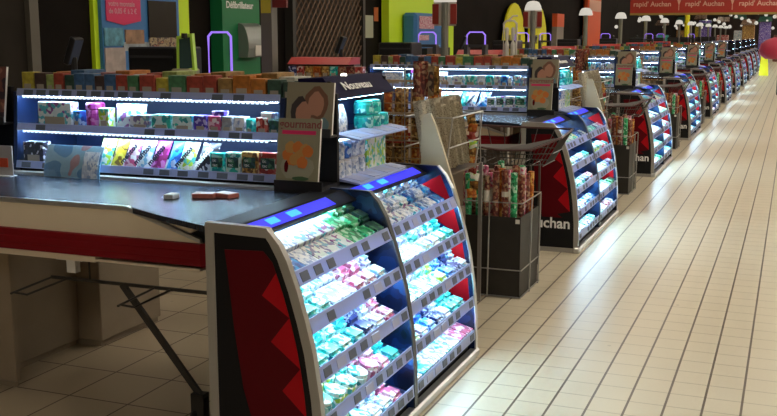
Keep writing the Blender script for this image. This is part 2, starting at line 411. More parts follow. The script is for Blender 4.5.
def end_display(fine=True):
    d = root('end_display', '', 'display unit', (-1.53, 3.6, 0), 'curved sweets displays at the checkout ends')
    bm = NB(); box(bm, BACK, BACK+.02, YN+.03, YF-.02, .04, .89); obj('back_panel', bm, COSMOS, d)
    bm = NB(); box(bm, BACK, -1.348, YN+.03, YF-.02, 0, .085); obj('plinth', bm, BLACK, d)
    bm = NB(); rbox(bm, -1.345, -1.300, YN-.01, YF+.01, .0, .04, .008)
    obj('kick_rail', bm, ALU, d)['label'] = 'silver kick rail along the floor'
    side_panel(d, YN, .025, near=True); side_panel(d, YM-.012, .024); side_panel(d, YF-.025, .025, far=True)
    for bi, (a, b) in enumerate(((YN+.027, YM-.014), (YM+.014, YF-.03))):
        # blue back lit header strip at the top of the bay
        bm = NB(); prism(bm, [(-1.728, a, .884), (-1.728, a, .898), (-1.622, a, .899), (-1.558, a, .866), (-1.562, a, .858), (-1.625, a, .884)], (0, b-a, 0), 0)
        hd = obj('header', bm, BLACK, d)
        bm = NB(); prism(bm, [(-1.612, a+.025, .8955), (-1.568, a+.025, .873), (-1.567, a+.025, .8745), (-1.611, a+.025, .897)], (0, b-a-(.20 if bi == 0 else .08), 0), 0)
        for yy, w in ((.13, .07), (.28, .08)):
            prism(bm, [(-1.604, a+yy, .8925), (-1.578, a+yy, .879), (-1.577, a+yy, .881), (-1.603, a+yy, .8945)], (0, w, 0), 1)
        obj('backlit_sign', bm, [BLUEBACK, CYANBACK], hd)['label'] = 'glowing blue header strip'
        bm = NB(); box(bm, -1.610, -1.585, a+.02, b-.02, .866, .871); obj('light_strip', bm, LED, hd)
        for si, (z, t) in enumerate(zip(SHELFZ, TILT)):
            xf = PX(z)-.006
            L = (xf-(BACK+.03))/math.cos(t)
            if si == 0: L -= .055
            # tray surface, tilted forward
            bx, bz = xf-L*math.cos(t), (z-.035)+L*math.sin(t)
            bm = NB(); prism(bm, [(xf, a, z-.035), (bx, a, bz), (bx, a, bz-.004), (xf, a, z-.040)], (0, b-a, 0))
            tr = obj('shelf', bm, DBLUE, d)
            # price rail
            xl = PX(z-.045)
            bm = NB(); prism(bm, [(xf+.002, a, z), (xf+.006, a, z), (xl+.004, a, z-.047), (xl-.004, a, z-.047)], (0, b-a, 0))
            n = 8; w = (b-a)/n
            def tagq(m, i, s, mi):
                y0 = a+w*i+w*.22; y1 = y0+w*s
                k0, k1 = .2, .82
                xa, xb = xf+.0075+(xl-xf-.002)*k0, xf+.0075+(xl-xf-.002)*k1
                prism(m, [(xa, y0, z-.047*k0), (xa+.002, y0, z-.047*k0), (xb+.002, y0, z-.047*k1), (xb, y0, z-.047*k1)], (0, y1-y0, 0), mi)
            rl = None
            if fine:
                obj('price_rail', bm, LIP, tr)
                for i in range(n):
                    q = random.random()
                    if q < .12: continue
                    m = NB(); tagq(m, i, .55 if q < .8 else .7, 0)
                    obj('price_tag', m, TAG if q < .78 else TAGL, tr)
            else:
                for i in range(n):
                    if random.random() > .15: tagq(bm, i, .55, 1)
                obj('price_rail', bm, [LIP, TAG], tr)
            # LED strip fixed under the rail
            if si == 4: continue
            bm = NB(); box(bm, xl-.024, xl-.013, a+.01, b-.01, z-.052, z-.047)
            obj('light_strip', bm, LED, tr)
    return d
D0 = end_display(True); D0['label'] = 'curved sweets display with silver frame beside the nearest checkout belt'
D1 = dup(D0, PITCH, 'curved sweets display ending the second checkout, right behind the wrapping paper bin')
DF = end_display(False); DF.location.y += 2*PITCH
DF['label'] = 'curved sweets display ending the third checkout from the camera'
for k in range(3, NMOD):
    dup(DF, (k-2)*PITCH, 'curved sweets display ending the %s checkout from the camera' % ORD[k])

# ------------------------------------------------------------------ packets on the end displays
PROTO = {}
def pack_mesh(kind, colr, size):
    key = (kind, colr, size)
    if key in PROTO: return PROTO[key]
    w, dpt, h = size
    bm = NB()
    if kind == 'flow':      # flow wrapped stack with flattened ends
        t = NB(); box(t, -dpt/2, dpt/2, -w/2, w/2, 0, h)
        bmesh.ops.recalc_face_normals(t, faces=t.faces)
        bmesh.ops.bevel(t, geom=list(t.edges), offset=h*.24, segments=2, affect='EDGES'); merge(bm, t)
        box(bm, -dpt/2-.004, -dpt/2+.003, -w*.42, w*.42, h*.4, h*.48); box(bm, dpt/2-.003, dpt/2+.004, -w*.42, w*.42, h*.4, h*.48)
    elif kind == 'box':
        rbox(bm, -dpt/2, dpt/2, -w/2, w/2, 0, h, .0015)
        box(bm, -dpt*.32, dpt*.32, -w*.38, w*.38, h, h+.0008)
    elif kind == 'roll':    # round roll with twisted ends
        n = 10; pr = [(-.5, .12), (-.46, .30), (-.42, .5), (.42, .5), (.46, .30), (.5, .12)]
        rg = []
        for u, r in pr:
            rg.append([bm.verts.new((u*dpt, r*h*math.cos(2*math.pi*k/n), h/2+r*h*math.sin(2*math.pi*k/n))) for k in range(n)])
        for p, q in zip(rg, rg[1:]):
            for k in range(n): face(bm, [p[k], p[(k+1) % n], q[(k+1) % n], q[k]])
        face(bm, rg[0][::-1]); face(bm, rg[-1])
    elif kind == 'tub':
        lathe(bm, [(w*.46, 0), (w*.5, h*.08), (w*.5, h*.72), (w*.42, h*.78)], 12)
        lathe(bm, [(w*.46, h*.76), (w*.47, h*.98), (w*.42, h)], 12, 1)
    bmesh.ops.recalc_face_normals(bm, faces=bm.faces)
    me = bpy.data.meshes.new(kind+'_'+colr); bm.to_mesh(me); bm.free()
    me.materials.append(PK[colr])
    if kind == 'tub': me.materials.append(PK['mint' if colr != 'pink' else 'pink'])
    PROTO[key] = me; return me
NAMES = {'flow': ('gum_pack', 'gum pack'), 'box': ('sweets_box', 'sweets box'), 'roll': ('candy_roll', 'candy roll'), 'tub': ('gum_tub', 'gum tub')}
CN = {'teal': 'teal', 'mint': 'mint and white', 'green': 'green', 'white': 'white', 'pink': 'pink and white', 'blue': 'blue', 'navy': 'navy',
      'lime': 'lime and white', 'choc': 'brown', 'red': 'red', 'orange': 'orange', 'yellow': 'yellow', 'magenta': 'magenta', 'spotty': 'speckled white',
      'grey': 'grey', 'black': 'black', 'silver': 'silver blue', 'purple': 'purple', 'dgreen': 'dark green', 'bordeaux': 'dark red', 'gold': 'golden'}
# per bay, per shelf, one entry per column from the camera end: (kind, colour)
F, B, O, T = 'flow', 'box', 'roll', 'tub'
BAYS = [
 [[(B,'blue'),(B,'silver'),(B,'white'),(B,'white'),(B,'spotty'),(B,'green'),(F,'green'),(F,'dgreen')],
  [(F,'teal'),(F,'mint'),(B,'white'),(B,'white'),(F,'pink'),(F,'pink'),(F,'white'),None],
  [(F,'teal'),(F,'teal'),(F,'mint'),(F,'teal'),(F,'navy'),(F,'white'),(F,'pink'),None],
  [(T,'mint'),(T,'lime'),(T,'lime'),(T,'mint'),(T,'pink'),(F,'pink'),(F,'teal'),None],
  [(T,'mint'),(T,'lime'),(T,'lime'),(T,'lime'),(F,'white'),(F,'white'),(F,'pink'),None]],
 [[(F,'silver'),(F,'white'),(F,'silver'),(F,'spotty'),(F,'blue'),(F,'silver'),(F,'blue'),None],
  [(B,'mint'),(B,'white'),(B,'white'),(F,'mint'),(F,'white'),(F,'mint'),(F,'teal'),None],
  [(B,'white'),(B,'mint'),(B,'white'),(B,'mint'),(F,'lime'),(F,'blue'),(F,'navy'),(F,'white')],
  [(F,'lime'),(F,'white'),(F,'blue'),(F,'navy'),(F,'silver'),(F,'teal'),(F,'teal'),None],
  [(B,'white'),(B,'teal'),(B,'white'),(B,'white'),(B,'mint'),(B,'white'),(B,'pink'),(B,'pink')]]]
SN = ['top', 'second', 'third', 'fourth', 'lowest']
RN = ['front', 'middle', 'rear', 'hindmost']
def lay(k, rows, stuff=None):
    dy = k*PITCH
    for bi, (a, b) in enumerate(((YN+.027, YM-.014), (YM+.014, YF-.03))):
        for si, (z, t) in enumerate(zip(SHELFZ, TILT)):
            cols = BAYS[bi][si]
            if k == 1: cols = BAYS[1-bi][(si+2) % 5] if si != 2 else BAYS[bi][si]
            w = (b-a)/8; xf = PX(z)-.006
            L = (xf-(BACK+.03))/math.cos(t)-(.055 if si == 0 else 0)
            for ci, c in enumerate(cols):
                if c is None or (stuff is not None and random.random() < .08): continue
                kind, colr = c
                if k >= 2: colr = random.choice(['teal', 'white', 'mint', 'blue', 'green', 'silver', 'pink', 'navy', 'white', 'lime'])
                dp = {F: .070, B: .088, O: .07, T: .080}[kind]
                hh = {F: .034, B: .028, O: .03, T: .062}[kind]
                if si > 0 and kind != T: hh *= 1.35
                nr = min(rows, int((L-.006)/(dp+.004)))
                if stuff is not None: nr = 1; dp2 = min(L-.02, .2)
                for r in range(nr):
                    ww = {F: .091, B: .095, O: .03, T: .082}[kind]
                    s = .008+(r+.5)*(dp+.004)
                    if stuff is not None: s = .008+dp2/2
                    h2 = hh*(1+.45*r) if kind != T else hh
                    x = xf-s*math.cos(t); zz = z-.035+s*math.sin(t)
                    y = a+w*(ci+.5)
                    if stuff is not None:
                        M = Matrix.Translation((x, y+dy, zz+.001)) @ Matrix.Rotation(t, 4, 'Y')
                        box(stuff[0], -dp2/2, dp2/2, -ww/2, ww/2, 0, .05, list(PK).index(colr), M)
                        continue
                    me = pack_mesh(kind, colr, (ww, dp, round(h2, 4)))
                    nm, cat = NAMES[kind]
                    o = bpy.data.objects.new(nm, me); COL.objects.link(o)
                    o.location = (x+random.uniform(-.0008, .0008), y+random.uniform(-.003, .003)+dy, zz+.0008)
                    o.rotation_euler = (0, t, random.uniform(-.03, .03))
                    pos = '%s column' % nth(ci)
                    tag(o, '%s %s, %s display, %s bay, %s shelf, %s, %s row' % (CN[colr], cat, ORD[k], ('near', 'far')[bi], SN[si], pos, RN[r]), cat,
                        '%ss on the %s display' % (cat, ORD[k]))
lay(0, 3); lay(1, 1)
sb = NB()
for k in range(2, NMOD): lay(k, 1, [sb])
so = obj('sweets_packets', sb, [PK[n] for n in PK]); so['kind'] = 'stuff'
tag(so, 'packets of gum and sweets filling the displays from the third checkout on', 'sweets')

# ------------------------------------------------------------------ conveyor counter
def counter():
    c = root('checkout_counter', '', 'checkout counter', (-3.4, 3.3, 0), 'checkout counters with conveyor belts')
    xl = -5.4; yf = 3.0
    bm = NB()   # table top reaching the display
    prism(bm, [(xl, yf+.01, .866), (-2.21, yf+.01, .866), (-2.03, 2.915, .866), (-1.752, 2.785, .866), (-1.752, 3.45, .866), (-1.752, 3.55, .866), (xl, 3.55, .866)], (0, 0, .02))
    obj('belt_surface', bm, BELT, c)['label'] = 'dark blue grey conveyor surface'
    bm = NB(); box(bm, xl, -2.21, yf-.004, yf+.012, .872, .890)
    prism(bm, [(-2.21, yf-.004, .890), (-2.21, yf-.004, .872), (-1.905, yf-.004, .776), (-1.905, yf-.004, .790)], (0, .016, 0))
    obj('edge_strip', bm, ALU, c)['label'] = 'bright metal edge'
    bm = NB(); prism(bm, [(xl, yf, .872), (-2.21, yf, .872), (-1.90, yf, .775), (-1.90, yf, .70), (xl, yf, .70)], (0, .012, 0)); obj('side_fascia', bm, BEIGE, c)
    bm = NB()   # bumper with three ribs
    pr = [(yf, .775), (yf-.012, .772), (yf-.012, .752), (yf-.0105, .748), (yf-.014, .744), (yf-.014, .722), (yf-.0115, .717), (yf-.013, .712), (yf-.012, .694), (yf, .690)]
    prism(bm, [(xl, y, z) for y, z in pr], (-1.90-xl, 0, 0))
    # rounded nose wrapping the end
    prism(bm, [(-1.90, yf-.012, .690), (-1.885, yf, .690), (-1.88, yf+.03, .690), (-1.88, yf+.40, .690), (-1.90, yf+.40, .690)], (0, 0, .085))
    obj('bumper', bm, BUMP, c)['label'] = 'red ribbed bumper'
    bm = NB(); box(bm, xl, -2.36, yf-.002, yf+.03, .668, .690); box(bm, xl, -1.91, yf+.0, yf+.52, .672, .680)
    obj('underside', bm, BEIGE, c)
    bm = NB(); box(bm, -2.20, -1.905, yf+.02, yf+.5, .70, .72); obj('hollow_end', bm, BLACK, c)
    bm = NB(); box(bm, -2.52, -2.48, 3.03, 3.06, .61, .668); box(bm, -2.56, -2.44, 3.02, 3.08, .66, .668); obj('bracket', bm, WHITE, c)
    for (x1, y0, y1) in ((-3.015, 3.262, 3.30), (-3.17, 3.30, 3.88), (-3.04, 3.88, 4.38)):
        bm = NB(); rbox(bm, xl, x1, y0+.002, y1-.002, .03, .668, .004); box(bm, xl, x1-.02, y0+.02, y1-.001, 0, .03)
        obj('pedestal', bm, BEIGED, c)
    return c
C0 = counter(); C0['label'] = 'beige checkout counter with red bumper, nearest to the camera'
for k in range(1, NMOD): dup(C0, k*PITCH, 'beige checkout counter with red bumper, %s from the camera' % ORD[k])

# folded lane gate hanging under the counter
def gate():
    g = root('lane_gate', '', 'lane gate', (-2.14, 3.2, 0), 'folding gates under the counters')
    y = 3.2
    bm = NB(); tube(bm, [(-2.74, y, .535), (-1.80, y, .538)], .0075); tube(bm, [(-1.84, y, .538), (-1.84, y, .668)], .006); tube(bm, [(-2.55, y, .535), (-2.55, y, .668)], .004); obj('rail', bm, STEEL, g)
    bm = NB()
    d_ = Vector((-2.05+2.395, 0, .12-.53)); d_.normalize(); n_ = Vector((-d_.z, 0, d_.x))
    p0 = Vector((-2.395, y-.008, .535)); p1 = Vector((-2.05, y-.008, .12))
    prism(bm, [p0+n_*.012, p0-n_*.012, p1-n_*.012, p1+n_*.012], (0, .016, 0)); obj('brace', bm, STEEL, g)
    bm = NB(); lathe(bm, [(.006, -.012), (.035, -.012), (.038, 0), (.035, .012), (.006, .012)], 14)
    bmesh.ops.transform(bm, matrix=Matrix.Translation((-2.065, y, .039)) @ Matrix.Rotation(R(70), 4, 'Z') @ Matrix.Rotation(R(90), 4, 'X'), verts=bm.verts)
    w = obj('caster', bm, BLACKP, g)
    bm = NB(); box(bm, -2.085, -2.030, y-.022, y-.016, .03, .13); box(bm, -2.085, -2.030, y+.016, y+.022, .03, .13); box(bm, -2.085, -2.030, y-.022, y+.022, .12, .135)
    obj('caster_fork', bm, STEEL, w)
    for x in (-2.735, -2.245):
        bm = NB(); tube(bm, [(x, y, .535), (x+.02, y-.26, .53)], .0045); tube(bm, [(x+.015, y-.24, .53), (x+.075, y-.235, .525), (x+.075, y, .535)], .0045); obj('hook', bm, STEEL, g)
    return g
G0 = gate(); G0['label'] = 'dark metal folding gate on a caster under the nearest belt'
for k in range(1, 4): dup(G0, k*PITCH, 'dark metal folding gate on a caster under the %s belt' % ORD[k])

# ------------------------------------------------------------------ candy shelf above the belt
SX0, SX1 = -3.24, -1.91
def gx(px): return -3.237+(px-16)*.005022
def candy_shelf(fine=True):
    s = root('candy_shelf', '', 'shelf unit', (-2.58, 3.8, .886), 'lit candy shelves above the belts')
    bm = NB(); box(bm, SX0, SX1, 4.02, 4.05, .886, 1.235); obj('back_panel', bm, DBLUE, s)
    for x in (SX0-.02, SX1):
        bm = NB(); prism(bm, [(x, 3.60, .886), (x, 4.05, .886), (x, 4.05, 1.25), (x, 3.63, 1.25)], (.02, 0, 0)); obj('side_panel', bm, DBLUE, s)
    bm = NB(); box(bm, SX0, SX1, 3.62, 4.02, .886, .905); obj('base', bm, BLACK, s)
    bm = NB(); box(bm, SX0-.02, SX1+.02, 3.555, 3.60, .886, .898); obj('ledge', bm, SILVERP, s)
    for zi, (z, yf) in enumerate(((.940, 3.60), (1.108, 3.62), (1.262, 3.63))):
        bm = NB(); box(bm, SX0, SX1, yf+.004, 4.02, z-.028, z-.020); sh = obj('shelf', bm, WHITE if zi < 2 else DBLUE, s)
        bm = NB(); prism(bm, [(SX0, yf+.004, z+.002), (SX0, yf, z+.002), (SX0, yf-.008, z-.030), (SX0, yf-.004, z-.030)], (SX1-SX0, 0, 0))
        def tg(m, x, w, mi):
            prism(m, [(x, yf-.0035, z-.003), (x, yf-.0055, z-.003), (x, yf-.0105, z-.026), (x, yf-.0085, z-.026)], (w, 0, 0), mi)
        xs = {2: [24, 38, 52, 66, 82, 97, 111, 125, 140, 168, 218, 238], 1: [37, 152, 172, 214, 234, 246], 0: [22, 45, 152, 168, 186, 206, 224, 243, 258]}[zi]
        w = .050
        if fine:
            obj('price_rail', bm, LIP, sh)
            for x in xs:
                m = NB(); tg(m, gx(x), w, 0); obj('price_tag', m, TAG, sh)
        else:
            for x in xs: tg(bm, gx(x), w, 1)
            obj('price_rail', bm, [LIP, TAG], sh)
        if zi:
            bm = NB(); box(bm, SX0+.02, SX1-.02, yf+.012, yf+.026, z-.0325, z-.0285); obj('light_strip', bm, LEDS, sh)
            bm = NB(); n = int((SX1-SX0-.06)/.022)
            box(bm, SX0+.03, SX0+.03+n*.022, yf-.002, yf+.002, z-.0335, z-.0315)
            up = [(SX0+.03+i*.022+q, z-.033-dz) for i in range(n) for q, dz in ((0, 0), (.003, .0065), (.0115, .0065), (.0145, 0))]
            prism(bm, [(x, yf-.005, zz) for x, zz in up]+[(SX0+.03+n*.022, yf-.005, z-.031), (SX0+.03, yf-.005, z-.031)], (0, .008, 0))
            obj('led_beads', bm, LEDDOT, sh)
    return s
S0 = candy_shelf(); S0['label'] = 'three tier lit candy shelf behind the nearest conveyor belt'
S1 = dup(S0, PITCH, 'three tier lit candy shelf behind the second conveyor belt')
SF = candy_shelf(False); SF.location.y += 2*PITCH; SF['label'] = 'three tier lit candy shelf at the third checkout from the camera'
for k in range(3, NMOD): dup(SF, (k-2)*PITCH, 'three tier lit candy shelf at the %s checkout from the camera' % ORD[k])

# products on it. kind: b box, g bag (leaning), j jar, r rounded bag, f flip box
TOP = [(19,'b','yellow',13,.072),(33,'b','choc',13,.07),(46,'b','lime',8,.062),(54,'b','red',11,.07),(66,'b','dgreen',10,.062),(76,'b','blue',11,.07),(87,'b','blue',11,.068),
       (98,'b','choc',10,.06),(108,'b','blue',12,.068),(120,'b','red',12,.066),(132,'b','green',11,.064),(144,'b','red',16,.068),(161,'b','yellow',12,.056),(173,'b','green',17,.068),
       (191,'b','red',16,.066),(207,'b','red',13,.07),(221,'b','gold',14,.06),(235,'b','orange',17,.072),(252,'b','orange',14,.06),(267,'b','dgreen',13,.058),(281,'b','dgreen',10,.05)]
MID = [(36,'b','spotty',38,.115),(75,'b','blue',7,.06),(83,'j','magenta',19,.105),(102,'b','lime',11,.075),(114,'r','spotty',33,.10),(134,'b','white',21,.052),
       (156,'b','mint',20,.056),(177,'b','mint',20,.056),(198,'b','purple',13,.058),(212,'b','pink',12,.058),(225,'b','grey',10,.058),(236,'b','silver',11,.058),(248,'b','teal',6,.05),
       (257,'b','red',11,.058),(269,'b','dgreen',9,.05)]
LOW = [(21,'b','black',23,.085),(94,'g','lime',16,.105),(110,'g','yellow',13,.10),(123,'g','pink',14,.095,1),(137,'g','white',14,.105,1),(151,'g','magenta',15,.105,1),
       (167,'g','blue',12,.10),(178,'g','lime',16,.105,1),(196,'g','black',18,.105,1),(215,'f','teal',14,.075,2),(230,'f','mint',14,.080,2),(245,'f','gold',15,.085,2),(261,'f','red',17,.085,2)]
KN = {'c': ('snack_carton', 'snack carton'), 'b': ('sweets_box', 'sweets box'), 'g': ('candy_bag', 'candy bag'), 'j': ('candy_jar', 'candy jar'), 'r': ('candy_bag', 'candy bag'), 'f': ('mint_dispenser', 'mint box')}
CARTON = {'yellow': (.42, .34, .04), 'choc': (.06, .035, .03), 'lime': (.28, .34, .10), 'red': (.32, .05, .03), 'dgreen': (.03, .07, .05), 'blue': (.05, .12, .24), 'green': (.06, .18, .08), 'gold': (.30, .17, .05),
          'orange': (.42, .14, .02), 'pink': (.45, .22, .22), 'silver': (.32, .36, .40), 'white': (.5, .48, .42)}
def shelf_item(kind, colr, w, h, d, loc, lettering=0):
    bm = NB(); nm, cat = KN[kind]
    if kind in 'bfc':
        rbox(bm, -w/2, w/2, -d/2, d/2, 0, h, .002)
    elif kind == 'g':
        pillow(bm, w, h, .035); bmesh.ops.transform(bm, matrix=Matrix.Rotation(R(-16), 4, 'X') @ Matrix(((1, 0, .22, 0), (0, 1, 0, 0), (0, 0, 1, 0), (0, 0, 0, 1))), verts=bm.verts)
    elif kind == 'r':
        pillow(bm, w, h, .05, seal=.02); bmesh.ops.transform(bm, matrix=Matrix.Rotation(R(-8), 4, 'X'), verts=bm.verts)
    elif kind == 'j':
        lathe(bm, [(w*.38, 0), (w*.45, .008), (w*.46, h*.6), (w*.40, h*.75)], 14)
    bmesh.ops.recalc_face_normals(bm, faces=bm.faces)
    me = bpy.data.meshes.new(nm); bm.to_mesh(me); bm.free()
    me.materials.append(PK[colr] if kind != 'c' else plain('carton_'+colr, CARTON[colr], .45, noise=.28, scale=45))
    o = bpy.data.objects.new(nm, me); COL.objects.link(o); o.location = loc; WL[o.name] = Vector((0, 0, 0))
    if kind in 'gr':
        for p in me.polygons: p.use_smooth = True
    if kind == 'j':
        bm = NB(); lathe(bm, [(w*.43, h*.74), (w*.48, h*.78), (w*.47, h*.95), (w*.42, h)], 14); obj('lid', bm, PK['magenta'], o)
    if kind in 'bc' and h > .05:
        bm = NB(); box(bm, -w*.30, w*.30, -d/2-.0012, -d/2+.001, h*.12, h*.45); obj('printed_panel', bm, plain('pale_print', (.36, .31, .24), .5), o)
    if kind == 'f':
        bm = NB(); box(bm, -w*.40, w*.40, -d/2-.0012, -d/2+.001, h*.38, h*.80); p = obj('printed_label', bm, PK['dgreen'], o)
        text('lettering', 'tic\ntac', .019, PLANE_NEGY(-w*.30, -d/2-.0015, h*.62), TXTW, p, ext=.0005)
    if lettering == 1:
        M = Matrix.Rotation(R(-16), 4, 'X') @ PLANE_NEGY(-w*.30, -.0185, h*.14) @ Matrix.Rotation(R(52), 4, 'Z')
        text('lettering', 'mentos', .036, M, TXTK if colr != 'black' else TXTW, o, ext=.0008, bold=.0012)
    return o
def zname(px): return nth(px)
def stock(k, items, z, yf, where, detail=True):
    for i, it in enumerate(items):
        px, kind, colr, wpx, h = it[:5]; let = it[5] if len(it) > 5 and detail else 0
        w = wpx*.005065*.94; x = gx(px+wpx/2)
        h = min(h+.022, .118 if where != 'lower' else .135)
        if kind == 'g': h = .135
        if where == 'upper': kind = 'c'
        d = {'c': .055, 'b': .055, 'g': .03, 'r': .04, 'j': w, 'f': .03}[kind]
        if kind == 'b' and w < .06: d = .05
        o = shelf_item(kind, colr, w, h, d, (x, yf+d/2+.012+(.012 if kind in 'gr' else 0)+k*PITCH, z-.0195), let)
        cat = KN[kind][1]
        tag(o, '%s %s, %s, %s row, %s candy shelf' % (CN[colr], cat, zname(i)+' from left', where, ORD[k]), cat, '%s row of the %s candy shelf' % (where, ORD[k]))
        ITEMS.append((o, colr, cat, i, where))
ITEMS = []
stock(0, TOP, 1.262, 3.63, 'upper'); stock(0, MID, 1.108, 3.62, 'middle'); stock(0, LOW, .940, 3.60, 'lower')
# second row of boxes behind the first on the upper shelf
for i in range(16):
    c = ['yellow', 'orange', 'blue', 'gold', 'pink', 'orange', 'silver', 'red', 'lime', 'gold', 'orange', 'gold', 'red', 'orange', 'gold', 'white'][i]
    o = shelf_item('c', c, .074, .085+.008*(i % 3), .16, (SX0+.07+i*.0815, 3.84, 1.2425))
    tag(o, '%s snack carton, %s from left, rear row, nearest candy shelf' % (CN[c], nth(i)), 'snack carton', 'rear row of the nearest candy shelf')
    ITEMS.append((o, c, 'snack carton', i, 'rear'))
# two small boxes lying on others
for px, c in ((215, 'purple'), (261, 'white')):
    o = shelf_item('b', c, .06, .042, .04, (gx(px+6), 3.66, 1.108-.0195+.0585))
    tag(o, '%s sweets box lying on top of the middle row, nearest candy shelf' % CN[c], 'sweets box', 'boxes stacked on the middle row')
base = list(ITEMS)
FARC = ['white', 'mint', 'silver', 'teal', 'white', 'blue', 'silver', 'spotty']
FARM = {}
for k in range(1, 6):
    for (o, colr, cat, i, where) in base:
        if k >= 3 and where in ('rear',): continue
        if where in ('middle', 'lower'):
            colr = FARC[(i*5+len(where)) % len(FARC)]
        r = dup(o, k*PITCH, '%s %s, %s, %s row, %s candy shelf' % (CN[colr], cat, zname(i)+' from left', where, ORD[k]), '%s row of the %s candy shelf' % (where, ORD[k]))
        if where in ('middle', 'lower'):
            if o.name not in FARM:
                me = o.data.copy(); me.materials[0] = PK[colr]; FARM[o.name] = me
            r.data = FARM[o.name]
            if where == 'middle' and o.dimensions.z < .09 and i < 40: r.scale = (1, 1, 1.2)

# ------------------------------------------------------------------ magazine racks at the shelf ends
def mag_rack(x0, x1, covers, label):
    r = root('magazine_rack', label, 'magazine rack', ((x0+x1)/2, 3.6, .886), 'magazine racks beside the candy shelves')
    bm = NB(); box(bm, x0, x1, 3.66, 3.68, .886, 1.27); obj('back_board', bm, BLACK, r)
    bm = NB(); box(bm, x0, x1, 3.52, 3.66, .886, .915); box(bm, x0, x1, 3.515, 3.522, .886, .935); obj('lower_tray', bm, BLACKP, r)
    bm = NB(); box(bm, x0, x1, 3.60, 3.66, 1.10, 1.108); box(bm, x0, x1, 3.596, 3.602, 1.10, 1.135); obj('upper_tray', bm, BLACKP, r)
    return r
MR0 = mag_rack(-1.885, -1.675, None, 'black two tier magazine rack at the right end of the nearest candy shelf')
ML0 = mag_rack(-3.52, -3.30, None, 'black two tier magazine rack at the left end of the nearest candy shelf')
def magazine(x0, y, z, w, h, cov, title, tcol, label, grp, lean=9, title2=None, pics=0):
    M = Matrix.Translation((x0+w/2, y, z)) @ Matrix.Rotation(R(-lean), 4, 'X')
    m = root('magazine', label, 'magazine', (x0+w/2, y, z), grp)
    WL[m.name] = Vector()
    bm = NB(); box(bm, -w/2, w/2, 0, .012, 0, h); obj('pages', bm, PAPER, m)
    bm = NB(); box(bm, -w/2, w/2, -.001, 0, 0, h); cv = obj('cover', bm, cov, m)
    stp = [0]
    def blob(cx, cz, rx, rz, mt, nm):
        stp[0] += 1; b_ = NB(); prism(b_, [(w*(cx+rx*math.cos(q*.45)), -.0014-.0004*stp[0], h*(cz+rz*math.sin(q*.45)*(1+.12*math.sin(q*2.3)))) for q in range(14)], (0, .0003, 0))
        obj(nm, b_, mt, cv)
    if pics == 1:
        blob(.14, .60, .26, .32, plain('hair_brown', (.16, .07, .04), .5), 'printed_hair'); blob(-.20, .42, .20, .30, plain('hair_dark', (.03, .02, .02), .5), 'printed_hair')
        blob(.14, .58, .17, .24, plain('face_tone', (.42, .20, .13), .5), 'printed_face'); blob(-.12, .38, .17, .24, plain('face_tone', (.42, .20, .13), .5), 'printed_face')
        blob(.32, .18, .12, .14, plain('print_teal_grey', (.12, .20, .22), .5), 'printed_scarf')
    if pics == 2:
        blob(0, .27, .40, .20, plain('plate_pale', (.34, .33, .24), .5), 'printed_plate')
        for q in range(9): blob(-.24+.06*q, .45+.12*math.sin(q*1.9), .13, .09, plain('pastry_%d' % (q % 2), ((.60, .17, .03), (.50, .26, .07))[q % 2], .5), 'printed_pastry')
        blob(-.25, .27, .05, .09, plain('print_dark_red', (.10, .003, .007), .4, spec=.12), 'printed_glass'); blob(.1, .10, .2, .03, plain('print_green_line', (.05, .12, .05), .5), 'printed_text_line')
    if title:
        text('title', title, w*.245, PLANE_NEGY(-w*.47, -.0015, h*.86), tcol, cv, ext=.0005, bold=.0008)
    if title2:
        bm = NB(); box(bm, -w*.4, w*.4, -.0018, -.001, h*.76, h*.82); obj('headline_band', bm, PINKP, cv)
    m.rotation_euler = (R(-lean), 0, 0)
    return m
MGU = magazine(-1.878, 3.605, 1.112, .205, .205, plain('cover_khaki', (.24, .21, .14), .4), None, None, 'tan magazine with faces in the upper pocket beside the nearest candy shelf', 'magazines beside the candy shelves', pics=1)
MGL = magazine(-1.885, 3.528, .917, .185, .262, plain('cover_olive', (.27, .26, .17), .4), 'gourmand', plain('dark_red_ink', (.22, .05, .05), .5), 'food magazine in the lower pocket beside the nearest candy shelf', 'magazines beside the candy shelves', title2=1, pics=2)
MGF = magazine(-3.515, 3.605, 1.112, .21, .25, POSTERF, None, None, 'dark red magazine with a face at the far left end of the nearest shelf', 'magazines beside the candy shelves')
MGG = magazine(-3.50, 3.528, .917, .19, .19, POSTERF, None, None, 'dark magazine low at the far left end of the nearest shelf', 'magazines beside the candy shelves')
for k in range(1, NMOD):
    if k > 6: break
    dup(MR0, k*PITCH, 'black two tier magazine rack at the %s candy shelf, right end' % ORD[k])
    dup(MGU, k*PITCH, 'tan magazine in the upper pocket beside the %s candy shelf' % ORD[k])
    dup(MGL, k*PITCH, 'food magazine in the lower pocket beside the %s candy shelf' % ORD[k])

